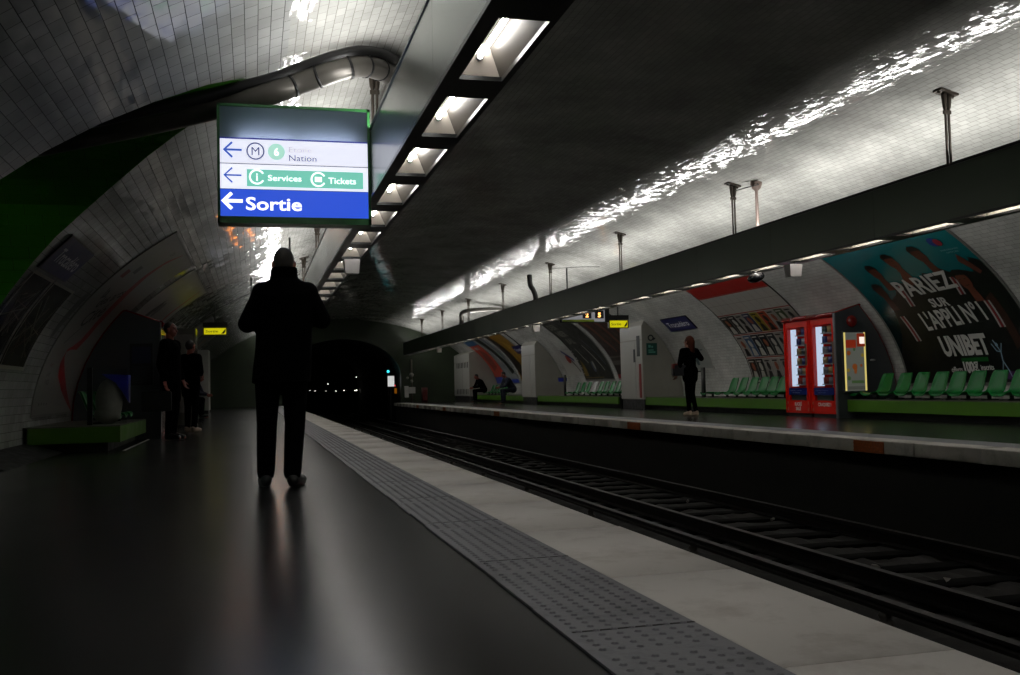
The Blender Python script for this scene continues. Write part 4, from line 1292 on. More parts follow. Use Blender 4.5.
E_W2 = emis('sign_white_lit_soft', (.80, .82, .95, 1), .97)
E_B = emis('sign_blue_lit', hexc('#2a50cf'), 1.0)
E_T = emis('sign_teal_lit', hexc('#72c6b2'), .95)
E_AR = emis('sign_arrow_blue', hexc('#3e66cf'), .7)
E_TX = emis('sign_text_slate', hexc('#50588c'), .7)
E_TX2 = emis('sign_text_faded', hexc('#c9c4cc'), .8)
E_GR = emis('sign_mint', hexc('#aadccc'), .95)
E_HW = emis('sign_highlight', (1, 1, 1, 1), 1.3)
d = D2(); d.rect(0, SZ(345), IW, SZ(237), 0, 0); d.build('metro_row', [E_W2], fs_, t, origin=O)
d = D2(); d.rect(0, SZ(456), IW, SZ(348), 0, 0); d.build('services_row', [E_W], fs_, t, origin=O)
d = D2(); d.rect(0, 0, IW, SZ(458), 0, 0); d.build('exit_row', [E_B], fs_, t, origin=O)
d = D2(); d.rect(0, SZ(345), IW, SZ(349), 0, 0); d.rect(0, SZ(239), IW, SZ(232), 1, 1); d.build('row_joint', [mat('joint_grey', '#8f8fa0', .5), emis('joint_blue', hexc('#3c44a0'), .6)], fs_, t, origin=O)
def arrow(d, x, y, w_, h, th, mi):
    """arrow pointing to the reader's left; x = tip"""
    d.strip([(x + th * .5, y), (x + w_, y)], th, mi, 2)
    d.strip([(x + h * .52, y + h * .5), (x, y), (x + h * .52, y - h * .5)], [th, th * 1.2, th], mi, 3)
d = D2(); arrow(d, SX(102), SZ(287), SX(175) - SX(102), SZ(255) - SZ(320), SX(93) - SX(85) + .002, 0); d.build('arrow', [E_AR, E_TX, E_TX2], fs_, t, origin=O); d = D2()
d.ring(SX(232), SZ(290), SX(117) - SX(85), SX(123) - SX(85), 1, 2, 36); d.text('M', SX(232), SZ(308), SZ(270) - SZ(308), 1, 2, 0, None, 'C'); d.build('metro_symbol', [E_AR, E_TX, E_TX2], fs_, t, origin=O); d = D2()
d.text('Nation', SX(373), SZ(328), SZ(300) - SZ(328), 1, 2, 0, SX(490) - SX(373)); d.text('Étoile', SX(373), SZ(290), SZ(265) - SZ(290), 2, 2, 0, SX(470) - SX(373))
d.build('metro_lettering', [E_AR, E_TX, E_TX2], fs_, t, origin=O)
d = D2(); d.disc(SX(320), SZ(290), SX(121) - SX(85), SX(121) - SX(85), 0, 2, 30); d.text('6', SX(320), SZ(307), SZ(273) - SZ(307), 1, 4, .0012, None, 'C'); d.build('line_disc', [E_GR, E_HW], fs_, t, origin=O)
d = D2(); arrow(d, SX(102), SZ(398), SX(173) - SX(102), SZ(366) - SZ(430), SX(92) - SX(85), 1)
d.rect(SX(195), SZ(445), SX(692), SZ(370), 0, 1)
d.ring(SX(237), SZ(403), SX(111) - SX(85), SX(118) - SX(85), 2, 3, 30, 30, 330); d.text('i', SX(237), SZ(420), SZ(384) - SZ(420), 2, 3, .001, None, 'C')
d.text('Services', SX(283), SZ(418), SZ(392) - SZ(418), 2, 3, .0008, SX(425) - SX(283))
d.ring(SX(497), SZ(407), SX(111) - SX(85), SX(118) - SX(85), 2, 3, 30, 30, 330); d.rect(SX(482), SZ(418), SX(512), SZ(396), 2, 3)
d.text('Tickets', SX(540), SZ(424), SZ(396) - SZ(424), 2, 3, .0008, SX(660) - SX(540))
d.build('services_lettering', [E_T, E_AR, E_HW], fs_, t, origin=O)
d = D2(); arrow(d, SX(97), SZ(510), SX(177) - SX(97), SZ(476) - SZ(544), SX(100) - SX(85), 0); d.text('Sortie', SX(190), SZ(547), SZ(490) - SZ(547), 0, 2, .0028, SX(425) - SX(190)); d.build('exit_lettering', [E_HW], fs_, t, origin=O)
# blank top panel: smoky translucent sheet with the sign's own tube behind its lower edge
N = NT('smoky_sheet')
tr = N.n('ShaderNodeBsdfTranslucent'); tr.inputs[0].default_value = hexc('#9aa4bc')
ms = N.n('ShaderNodeMixShader'); ms.inputs[0].default_value = .55
N.b.inputs['Base Color'].default_value = hexc('#20242e'); N.b.inputs['Roughness'].default_value = .25
N.l(N.b.outputs[0], ms.inputs[1]); N.l(tr.outputs[0], ms.inputs[2]); N.l(ms.outputs[0], N.t.nodes['Material Output'].inputs[0])
d = D2(); d.rect(0, SZ(235), IW, IH, 0, 0); d.build('blank_panel', [N.m], fs_, t, origin=O)
mb = MB(O); mb.box((x0 + f, SY + .02, iz0 + SZ(243)), (x1 - f, SY + .03, iz0 + SZ(239))); mb.build('divider', M_SGF, t)
mb = MB(O)
for a, b in ((.12, .5), (.54, .92)):
    mb.tube([(ix0 + IW * a, SY + .085, iz0 + SZ(238)), (ix0 + IW * b, SY + .085, iz0 + SZ(238))], .013, 8)
mb.build('inner_tube', emis('inner_tube_glow', (.85, .9, 1, 1), 15.0), t)
# bracket to the beam
mb = MB(O); mb.box((x1, SY + .02, z1 - .75), (x1 + .05, SY + .18, z1 - .12)); mb.build('side_bracket', M_BLACK, t)

# yellow exit signs
E_Y = emis('exit_yellow', hexc('#d6cf10'), .75)
M_K = P_('sign_black', '#101010')
def exit_sign(u0, u1, v0, v1, Y, label, arm):
    a = cam_pt(u0, v1, Y=Y); b = cam_pt(u1, v0, Y=Y)
    x0, x1, z0, z1 = a.x, b.x, a.z, b.z
    t = empty('exit_sign', label, 'sign', (x0, Y, z0)); O = (x0, Y, z0)
    mb = MB(O); mb.box((x0 - .02, Y + .003, z0 - .02), (x1 + .03, Y + .1, z1 + .02)); mb.build('case', M_K, t)
    d = D2(); W, H = x1 - x0, z1 - z0; d.rect(0, 0, W, H, 0, 0); d.text('Sortie', W * .08, H * .32, H * .38, 1, 2, .0008, W * .55); d.poly([(W * .78, .1 * H), (W * .98, .9 * H), (W * .98, .45 * H), (W * .9, .1 * H)], 1, 2)
    d.build('face', [E_Y, M_K], plane_fn((x0, Y, z0), (1, 0, 0), (0, 0, 1), (0, -1, 0)), t, origin=O)
    mb = MB(O); mb.box((x0 - .03, Y + .02, z1 + .03), (x1 + .04, Y + .09, z1 + .14)); mb.build('top_box', M_CONC, t)
    mb = MB(O); mb.tube([(x0 + W * .5, Y + .05, z1 + .13), (x0 + W * .5, Y + .05, ZC + B_ * math.sqrt(1 - ((x0 + W * .5 - CX) / A_) ** 2))], .015, 6); mb.build('stem', M_K, t)
exit_sign(204, 226, 328, 334.5, 25.0, 'small yellow lit exit sign over the near platform', 0)
exit_sign(610, 627.5, 320.5, 327.5, 24.0, 'small yellow lit exit sign in front of the white cabinet with the green sign', 0)

# next-train displays
E_OR = emis('led_orange', hexc('#ff8a1e'), 12.0)
E_OR2 = emis('led_amber', hexc('#ffb060'), 2.5)
E_DW = emis('display_white', hexc('#a0a0a6'), .4)
M_YG = P_('display_green', '#6f8214')
def train_display(x0, x1, label, side):
    Y = 23.4; z0, z1 = 2.23, 2.62
    t = empty('train_display', label, 'display', (x0, Y, z0)); O = (x0, Y, z0)
    mb = MB(O); mb.rbox((x0, Y, z0), (x1, Y + .16, z1), .02, 1); mb.build('case', mat('display_case', '#1e1f20', .4), t)
    fn = plane_fn((x0, Y - .002, z0), (1, 0, 0), (0, 0, 1), (0, -1, 0)); W = x1 - x0
    d = D2(); d.rect(.02, .02, W - .02, .37, 0, 0); d.build('face', [E_DW], fn, t, origin=O)
    d = D2(); d.rect(.02, .02, W * .74, .075, 0, 1); d.build('line_stripe', [M_YG], fn, t, origin=O)
    d = D2(); d.rect(W * .48, .1, W * .68, .3, 1, 1); d.rect(W * .76, .1, W * .96, .3, 1, 1)
    dz, dh = (.135, .11) if side > 0 else (.115, .16)
    d.text('2', W * .58, dz, dh, 0, 3, .008, dh * .72, 'C'); d.text('5', W * .86, dz, dh, 0, 3, .008, dh * .72, 'C')
    d.build('minutes', [E_OR2 if side > 0 else E_OR, M_K], fn, t, origin=O)
    mb = MB(O); xm = (x0 + x1) / 2
    for xx in (x0 + .2, x1 - .2): mb.tube([(xx, Y + .08, z1), (xx, Y + .08, ZC + B_ * math.sqrt(1 - ((xx - CX) / A_) ** 2))], .02, 8)
    mb.build('stems', M_K, t)
    mb = MB(O); mb.box((x1, Y + .0, z0), (x1 + .1, Y + .14, z1)); mb.build('end_box', M_BLACK, t)
train_display(7.40, 8.56, 'white next-train display with orange digits beside the opposite beam', 1)
train_display(-.22, .94, 'white next-train display with orange digits over the near platform behind the man', -1)

# ------------------------------------------------------------------ drinks machines
M_RED = mat('machine_red', '#d01a0a', .25, 0, .06, 3, coat=.2)
M_RED2 = mat('trim_red', '#7a0d08', .22, 0, .05, 3, coat=.3)
M_BLUE = mat('machine_blue', '#10226a', .25)
E_TUBE2 = emis('machine_tube', (.62, .74, .95, 1), .95)
M_SHELF = mat('shelf_white', '#a9b0b8', .35)
M_INNER = mat('machine_inside', '#20242c', .4)
def glass_mat():
    N = NT('clear_glass')
    N.b.inputs['Base Color'].default_value = (1, 1, 1, 1); N.b.inputs['Roughness'].default_value = .02
    tp = N.n('ShaderNodeBsdfTransparent'); ms = N.n('ShaderNodeMixShader'); ms.inputs[0].default_value = .12
    N.b.inputs['Base Color'].default_value = (.02, .02, .02, 1)
    N.l(tp.outputs[0], ms.inputs[1]); N.l(N.b.outputs[0], ms.inputs[2]); N.l(ms.outputs[0], N.t.nodes['Material Output'].inputs[0])
    return N.m
M_GLASS = glass_mat()
PACK = [mat('pack_' + c[1:], c, .3) for c in ('#a03a30', '#8a8a94', '#a89060', '#2c3a80', '#2f2f70', '#3c4a4c')]
def machine(side, xf, y_start, Wd, label, words, packlab, z_lift=0.0):
    """front towards the track; local x runs left to right for somebody facing it"""
    rz = -math.pi / 2 if side > 0 else math.pi / 2
    t = empty('vending_machine', label, 'vending machine', (xf, y_start, 0), None, rz)
    H = 1.80
    prof = [(.36, .06), (.93, .06), (.90, .95), (.76, 1.38), (.50, 1.76), (.36, 1.78)]
    mb = MB(); mb.prism(prof, 0, 0, Wd); mb.build('housing', M_INNER, t)
    mb = MB()
    wx0, wx1, wz0, wz1 = .12, Wd - .13, .53, 1.67
    mb.box((0, 0, .06), (wx0, .36, H)); mb.box((wx1, 0, .06), (Wd, .36, H)); mb.box((wx0, 0, wz1), (wx1, .36, H)); mb.box((wx0, 0, .06), (wx1, .36, .30)); mb.box((wx0, .1, .3), (wx1, .36, .36))
    mb.box((0, -.015, .06), (.035, 0, H)); mb.box((Wd - .035, -.015, .06), (Wd, 0, H))
    mb.build('cabinet', M_RED, t)
    mb = MB(); mb.box((.03, .03, 0), (Wd - .03, .9, .06)); mb.build('foot', M_PLINTH, t)
    mb = MB(); mb.rbox((-.01, -.06, H - .02), (Wd + .01, .34, H + .07), .045, 0, 6); mb.build('rounded_top', M_RED2, t)
    mb = MB(); mb.box((wx0, -.01, .40), (wx1 + .02, .04, .53)); mb.build('blue_strip', M_BLUE, t)
    d = D2(); d.text('boissons fraîches', wx0 + .06, .475, .018, 0, 1, 0, .4); d.text('et snacks', wx0 + .14, .435, .018, 0, 1, 0, .25); d.build('strip_print', [P_('pale_blue_print', '#6a86c0')], plane_fn((0, -.011, 0), (1, 0, 0), (0, 0, 1), (0, -1, 0)), t)
    mb = MB(); mb.box((wx0 + .06, .012, .30), (wx1 - .06, .1, .40)); mb.build('pickup_flap', mat('flap_dark', '#1d2422', .3), t)
    # lit column and shelves
    mb = MB(); mb.box((wx0 + .03, .05, wz0 + .03), (wx0 + .20, .09, wz1 - .03)); mb.build('light_column', E_TUBE2, t)
    for k in range(6):
        z = wz0 + .05 + k * .185
        mb = MB(); mb.box((wx0 + .22, .03, z), (wx1 - .01, .34, z + .018)); mb.build('shelf', M_SHELF, t)
    mb = MB(); mb.box((wx0, .012, wz0), (wx1, .018, wz1)); mb.build('window', M_GLASS, t)
    mb = MB(); mb.box((Wd - .115, -.012, .95), (Wd - .03, 0, 1.35)); mb.build('coin_panel', mat('coin_brown', '#54301a', .35), t)
    d = D2()
    for i, wrd in enumerate(words): d.text(wrd, Wd / 2, .20 - i * .085, .06, 0, 1, .004, None, 'C')
    for q in (.06, Wd - .07): d.disc(q, .25, .02, .03, 1, 1, 10); d.disc(q, .13, .025, .035, 1, 1, 10)
    d.build('lettering', [P_('machine_letters', '#e8d8d0'), P_('machine_orange', '#b04a28')], plane_fn((0, -.002, 0), (1, 0, 0), (0, 0, 1), (0, -1, 0)), t)
    # packets on the shelves
    R = Matrix.Rotation(rz, 4, 'Z')
    for k in range(6):
        for c in range(2):
            lx = wx0 + .29 + c * .17; z = wz0 + .05 + k * .185 + .018
            p = Matrix.Translation((xf, y_start, 0)) @ R @ Vector((lx, .085, z + .001))
            h = .12
            mb = MB(); mb.rbox((-.065, -.04, 0), (.065, .04, h), .02, 2, 3)
            o = mb.build('snack_packet', PACK[(k * 2 + c * 3 + len(words)) % 6 if k > 2 else (k + c) % 6]); o.location = p; o.rotation_euler = (0, 0, rz)
            tag(o, packlab % (ORD[5 - k], 'first' if c == 0 else 'second'), 'packet', 'snacks in the vending machines')
    return t
machine(1, 9.95, 17.22, .85, 'red drinks and snack machine farther from the backlit advert', ('SUCRÉ', 'SALÉ'), '%s-shelf snack packet, %s from the light column, in the machine away from the advert')
machine(1, 9.95, 16.34, .87, 'red drinks and snack machine touching the grey panel with the backlit advert', ('CRAQUEZ !',), '%s-shelf snack packet, %s from the light column, in the machine touching the advert panel')
M_KIOSK = mat('kiosk_grey', '#44474a', .4, .1, .08, 3)
def end_panel(side, y, xf, peak, label):
    """grey end wall of the machine bay, its back following the vault"""
    t = empty('machine_bay_panel', label, 'panel', (xf, y, 0)); O = (xf, y, 0)
    s = side
    vx = lambda z: CX + s * (A_ * math.sqrt(1 - ((z - ZC) / B_) ** 2) - .05)
    zs = [.29, .6, .9, 1.2, 1.45, 1.65, 1.8, peak[1] - .02]
    edge = [(vx(z), z) for z in zs]
    poly = [(xf, 0), (vx(.29) - s * .02, 0)] + edge + [(peak[0], peak[1]), (xf, 1.84)]
    mb = MB(O); mb.prism(poly, 1, y, y + .06); mb.build('panel', M_KIOSK, t)
    mb = MB(O)
    for a, b in zip([(xf, 1.84), (peak[0], peak[1])] + edge[::-1][:-1], [(peak[0], peak[1])] + edge[::-1]):
        mb.tube([(a[0], y + .02, a[1]), (b[0], y + .02, b[1])], .022, 8)
    mb.build('red_trim', M_RED2, t)
    mb = MB(O); mb.box((xf - .02 if s > 0 else xf, y - .006, 0), (xf if s > 0 else xf + .02, y + .06, 1.84)); mb.build('front_post', mat('post_grey', '#6b6c70', .3, .4), t)
    return t, O, vx
t, O, vx = end_panel(1, 15.32, 9.86, (10.37, 1.99), 'grey side panel with red trim, red round lamp and backlit advert beside the machines')
mb = MB(O); mb.ell((10.17, 15.3, 1.69), (.105, .06, .105), 20, 12); mb.build('round_lamp', M_RED2, t)
ax0, ax1, az0, az1 = 9.97, 10.40, .47, 1.49
mb = MB(O); mb.box((ax0 - .03, 15.27, az0 - .03), (ax1 + .03, 15.318, az1 + .03)); lb = mb.build('advert_case', M_KIOSK, t)
fn = plane_fn((ax0, 15.268, az0), (1, 0, 0), (0, 0, 1), (0, -1, 0)); W, H = ax1 - ax0, az1 - az0
d = D2(); d.rect(0, 0, W, H, 0, 0); d.rect(0, 0, .035, H, 1, 1); d.rect(W - .035, 0, W, H, 1, 1); d.rect(.04, H - .27, .24, H - .13, 2, 2); d.rect(.26, H - .25, W - .01, H - .02, 2, 2); d.rect(W - .12, H - .2, W - .02, H - .08, 5, 3)
for (a, b, r, m_) in ((.09, .66, .04, 3), (.36, .62, .03, 4), (.2, .42, .05, 3), (.07, .36, .03, 4), (.08, .22, .035, 6), (.2, .72, .025, 6), (.33, .44, .025, 3)): d.disc(a, b, r, r * 1.1, m_, 2, 14)
d.poly([(.17, .44), (.25, .44), (.23, .3), (.19, .3)], 3, 3); d.rect(.13, .13, .38, .18, 6, 2); d.rect(.04, .02, W - .04, .08, 7, 2)
d.build('backlit_advert', [emis('advert_grey', hexc('#8c8f86'), .22), emis('advert_edge', hexc('#e6d27a'), .75), emis('advert_red', hexc('#b03a20'), .3), emis('advert_orange', hexc('#b0602c'), .25), emis('advert_yellow', hexc('#b09a3c'), .28), emis('advert_glow', (1, .85, .75, 1), 1.0), emis('advert_green', hexc('#5c7a4a'), .22), emis('advert_dim', hexc('#6f7168'), .25)], fn, t, origin=O)
mb = MB(O); mb.ell((10.56, 15.305, 1.0), (.055, .02, .022), 14, 8); mb.build('badge', M_WHITE, t)
# near side bay
t, O, vx = end_panel(-1, 16.5, -1.42, (-1.93, 2.02), 'dark grey side panel with red trim behind the waiting man on the near platform')
mb = MB(O); mb.box((-1.86, 16.47, .85), (-1.52, 16.498, 1.5)); nf = mb.build('notice_frame', mat('notice_black', '#17181c', .3), t)
d = D2(); d.rect(.03, .03, .31, .3, 0, 1); d.rect(.03, .34, .31, .6, 1, 1); d.build('notice_print', [P_('notice_dim', '#2c2e34'), P_('notice_blue', '#1c2440')], plane_fn((-1.86, 16.468, .85), (1, 0, 0), (0, 0, 1), (0, -1, 0)), nf, origin=O)
# unlit machines on the near side
def machine_off(y, lab):
    t = empty('vending_machine', lab, 'vending machine', (-1.42, y, 0), None, math.pi / 2)
    prof = [(.02, .06), (.93, .06), (.90, .95), (.76, 1.38), (.50, 1.76), (.02, 1.78)]
    mb = MB(); mb.prism(prof, 0, 0, .86); mb.build('cabinet', M_RED, t)
    mb = MB(); mb.box((.03, .05, 0), (.83, .9, .06)); mb.build('foot', M_PLINTH, t)
    mb = MB(); mb.box((.1, 0, .5), (.74, .02, 1.68)); mb.build('window', mat('dark_window', '#3b4048', .05), t)
    mb = MB(); mb.rbox((-.01, -.05, 1.78), (.87, .34, 1.87), .045, 0, 6); mb.build('rounded_top', M_RED2, t)
    mb = MB(); mb.box((.08, 0, .12), (.78, .02, .46)); mb.build('lower_panel', mat('lower_panel_grey', '#6f5c5c', .2), t)
machine_off(16.58, 'unlit red vending machine just behind the waiting man with the briefcase')
machine_off(17.46, 'unlit red vending machine behind the second waiting person')

# black post and bulging sack on the near ledge
t = empty('sack', 'bulging pale grey sack with a blue cover on the near ledge', 'bag', (-1.85, 13.75, .33)); O = (-1.85, 13.75, .33)
c = cam_pt(109, 396, Y=13.9)
mb = MB(O); mb.ell((c.x, 13.9, .62), (.17, .15, .30), 20, 14); mb.ell((c.x - .02, 13.9, .45), (.17, .15, .12), 16, 10)
o = mb.build('cloth', mat('sack_grey', '#8c8e84', .7, 0, .15, 10, .4), t, fix=False)
rm = o.modifiers.new('r', 'REMESH'); rm.mode = 'VOXEL'; rm.voxel_size = .02
c2 = cam_pt(122, 378, Y=13.95)
mb = MB(O); mb.add([(c.x - .08, 13.8, .98), (c.x + .25, 13.8, .96), (c.x + .25, 13.85, .6), (c.x + .19, 13.78, .72), (c.x + .1, 13.76, .86), (c.x - .08, 14.05, .98), (c.x + .25, 14.05, .96), (c.x + .25, 14.0, .6), (c.x + .19, 14.0, .72), (c.x + .1, 14.0, .86)],
                  [(0, 4, 3, 2, 1), (5, 6, 7, 8, 9), (0, 1, 6, 5), (1, 2, 7, 6), (2, 3, 8, 7), (3, 4, 9, 8), (4, 0, 5, 9)])
mb.build('cover', mat('cover_blue', '#101a8c', .4, 0, .2, 5), t)
xl = cam_pt(90, 400, Y=13.6).x
t = empty('partition', 'black post with a thin glass screen in front of the sack', 'screen', (xl, 13.6, .326)); O = (xl, 13.6, .326)
mb = MB(O); mb.box((xl - .03, 13.57, .326), (xl + .03, 13.63, 1.06)); mb.build('post', M_BLACK, t)
mb = MB(O); mb.box((xl + .03, 13.597, .34), (xl + .44, 13.603, 1.04)); mb.build('pane', M_GLASS, t)

# ------------------------------------------------------------------ signals and boxes at the far end
def pole_group():
    p = cam_pt(412, 398, Y=48.0)
    t = empty('signal_pole', 'thin grey pole with small boxes at the tunnel end of the opposite platform', 'pole', (p.x, 48.0, 0)); O = (p.x, 48.0, 0)
    mb = MB(O); mb.tube([(p.x, 48, 0), (p.x, 48, 2.1)], .045, 10); mb.build('pole', M_STEEL, t)
    for nm, a, b, m in (('lower_box', (406, 387, 410), (0, 0), 0),): pass
    for (u0, v0, u1, v1) in ((404.8, 386, 408.3, 397.5), (409, 387, 415, 393.5)):
        a = cam_pt(u0, v1, Y=47.9); b = cam_pt(u1, v0, Y=47.9)
        mb = MB(O); mb.rbox((a.x, 47.8, a.z), (b.x, 47.98, b.z), .02, 1); mb.build('box', M_WHITE, t)
    for (u, v, r) in ((411.5, 375, .11), (407.5, 378, .06), (411.7, 381, .07)):
        a = cam_pt(u, v, Y=47.95); mb = MB(O); mb.ell((a.x, 47.95, a.z), (r, r, r), 12, 8); mb.build('lantern', mat('lantern_grey', '#77756f', .4), t)
pole_group()
a, b = cam_pt(387.5, 387, Y=49.4), cam_pt(394.5, 375.5, Y=49.4)
t = empty('platform_monitor', 'small glowing white screen at the mouth of the tunnel', 'monitor', (a.x, 49.4, a.z)); O = (a.x, 49.4, a.z)
mb = MB(O); mb.box((a.x, 49.42, a.z), (b.x, 49.6, b.z)); mb.build('case', M_BLACK, t)
mb = MB(O); mb.box((a.x + .02, 49.40, a.z + .02), (b.x - .02, 49.42, b.z - .02)); mb.build('screen', emis('monitor_white', (.8, .82, .8, 1), .7), t)
mb = MB(O); mb.box(((a.x + b.x) / 2 - .03, 49.5, -1.0), ((a.x + b.x) / 2 + .03, 49.56, a.z)); mb.build('stand', M_BLACK, t)
def sig(u, v, Y, r, col, st, label, name='signal_light'):
    p = cam_pt(u, v, Y=Y); t = empty(name, label, 'signal', p); O = tuple(p)
    mb = MB(O); mb.tube([(p.x, Y, p.z), (p.x, Y + .03, p.z)], r, 12); mb.build('lens', emis('lens_' + label[:8], col, st), t)
    mb = MB(O); mb.box((p.x - r * 1.6, Y + .03, p.z - r * 2), (p.x + r * 1.6, Y + .25, p.z + r * 2)); mb.build('housing', M_BLACK, t)
    mb = MB(O); mb.tube([(p.x, Y + .14, p.z - r), (p.x, Y + .14, -1.0)], .02, 6); mb.build('stem', M_BLACK, t)
sig(388.2, 371.5, 50.2, .07, (.05, .75, .8, 1), 1.6, 'cyan signal light shining above the small white screen')
sig(395.5, 385.5, 50.6, .045, (1, .05, .05, 1), 1.5, 'tiny red signal light beside the small white screen')
a, b = cam_pt(394.5, 393.5, Y=50.1), cam_pt(401, 388, Y=50.1)
t = empty('warning_plate', 'small orange plate beside the white screen at the tunnel mouth', 'sign', (a.x, 50.1, a.z)); O = (a.x, 50.1, a.z)
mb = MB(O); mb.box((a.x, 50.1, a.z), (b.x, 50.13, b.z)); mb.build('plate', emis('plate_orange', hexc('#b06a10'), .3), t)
mb = MB(O); mb.tube([((a.x + b.x) / 2, 50.15, a.z), ((a.x + b.x) / 2, 50.15, -1.0)], .025, 6); mb.build('stem', M_BLACK, t)
p = cam_pt(425, 398, Y=48.3)
t = empty('hose_cabinet', 'dull red box against the dark green end wall', 'box', (p.x, 48.3, .1)); O = (p.x, 48.3, .1)
mb = MB(O); mb.rbox((p.x - .14, 48.3, .0), (p.x + .14, 48.49, .72), .02, 2); mb.build('box', mat('dull_red', '#4a0f0c', .5), t)
mb = MB(O); mb.box((p.x - .1, 48.28, .1), (p.x + .1, 48.3, .62)); mb.build('door', mat('dull_red_door', '#5a1410', .4), t)
# brown grating plates set in the platform edge
M_RUST = mat('rust_brown', '#a85418', .6, 0, .3, 30, .5)
for i, (ya, yb) in enumerate(((9.5, 10.05), (16.55, 17.15), (27.0, 27.6), (35, 35.5), (41, 41.5))):
    mb = MB((XF - .012, ya, -.14)); 
    mb.box((XF - .012, ya, -.14), (XF + .012, yb, -.012))
    for k in range(3): mb.box((XF - .016, ya, -.13 + k * .04), (XF - .012, yb, -.115 + k * .04))
    o = mb.build('edge_plate', M_RUST); o.location = (XF - .012, ya, -.14)
    tag(o, '%s rust-brown plate set in the opposite platform edge, counted from the red drinks machines outwards' % ORD[i] if False else ['rust-brown plate in the opposite platform edge below the backlit advert', 'rust-brown plate in the opposite platform edge below the walking woman and cabinet', 'rust-brown plate in the opposite edge below the two-part dark poster', 'rust-brown plate in the opposite edge beside the farther white cabinet', 'rust-brown plate in the opposite edge near the dark end'][i], 'plate')
# litter on the track bed
LIT = mat('litter_white', '#8f8b84', .6)
for i, (u, v, kind) in enumerate([(402, 428, 0), (408, 431, 1), (417, 430, 1), (491, 456, 0), (494, 450, 1), (510, 453, 0), (543, 463, 1), (688, 500, 1), (773, 518, 1), (876, 565, 1), (947, 580, 0)]):
    p = cam_pt(u, v, Z=TZ + .05)
    rnd = random.Random(i)
    mb = MB()
    if kind == 0:
        pts = [(rnd.uniform(-.06, .06), rnd.uniform(-.06, .06), rnd.uniform(0, .05)) for _ in range(6)]
        mb.add(pts, [(0, 1, 2), (1, 2, 3), (2, 3, 4), (3, 4, 5), (0, 2, 4), (1, 3, 5)])
        o = mb.build('paper_scrap', LIT, fix=False)
    else:
        mb.tube([(-.05, 0, .02), (0, 0, .025), (.05, .01, .02)], .016, 8)
        o = mb.build('paper_scrap', LIT)
    o.location = (p.x, p.y, TZ + .015)
    o.rotation_euler = (0, 0, rnd.uniform(0, 3))
    spots = ['crumpled scrap at the tunnel end of the track bed', 'second scrap from the tunnel end of the track bed', 'rolled scrap down the track bed, third from the far end', 'crumpled scrap in the pair in the middle of the track bed', 'rolled scrap in the pair in the middle of the track bed', 'lone crumpled scrap just past the middle pair', 'small rolled scrap past the lone crumpled one', 'tiny rolled scrap below the white cabinet', 'tiny rolled scrap below the red drinks machines', 'rolled scrap close to the near end of the far rail', 'crumpled scrap at the near end of the track bed, by the frame edge']
    tag(o, 'white ' + spots[i], 'litter', 'paper scraps on the track bed')

# ------------------------------------------------------------------ people
def blob(name, prims, vox, m, parent, origin, smooth=4):
    mb = MB(origin)
    for p in prims:
        if p[0] == 'c':
            _, a, ra, b, rb = p
            a, b = Vector(a), Vector(b)
            d_ = (b - a)
            if d_.length < 1e-4: continue
            mb.tube([a, b], [ra, rb], 14, smooth=True)
            mb.ell(a, (ra, ra, ra), 14, 8); mb.ell(b, (rb, rb, rb), 14, 8)
        elif p[0] == 'e':
            mb.ell(p[1], p[2], 18, 12, rot=p[3] if len(p) > 3 else None)
        elif p[0] == 'l':   # loft of elliptical rings [(cx, cy, z, rx, ry)]
            n = 24; rings = p[1]; vs = []; fs = []
            for (cx, cy, z, rx, ry) in rings:
                for k in range(n):
                    q = 2 * math.pi * k / n
                    cc, ss = math.cos(q), math.sin(q)
                    e = .8
                    vs.append((cx + rx * math.copysign(abs(cc) ** e, cc), cy + ry * math.copysign(abs(ss) ** e, ss), z))
            for j in range(len(rings) - 1):
                for k in range(n): fs.append((j * n + k, j * n + (k + 1) % n, (j + 1) * n + (k + 1) % n, (j + 1) * n + k))
            fs.append(tuple(range(n))[::-1]); fs.append(tuple((len(rings) - 1) * n + k for k in range(n)))
            mb.add(vs, fs, 0, True)
    o = mb.build(name, m, parent, fix=False)
    me = o.data
    bm = bmesh.new(); bm.from_mesh(me); bmesh.ops.recalc_face_normals(bm, faces=bm.faces); bm.to_mesh(me); bm.free()
    r = o.modifiers.new('r', 'REMESH'); r.mode = 'VOXEL'; r.voxel_size = vox; r.use_smooth_shade = True
    s = o.modifiers.new('s', 'SMOOTH'); s.iterations = smooth; s.factor = .5
    dg = bpy.context.evaluated_depsgraph_get()
    m2 = bpy.data.meshes.new_from_object(o.evaluated_get(dg))
    o.modifiers.clear(); o.data = m2
    for p in m2.polygons: p.use_smooth = True
    return o

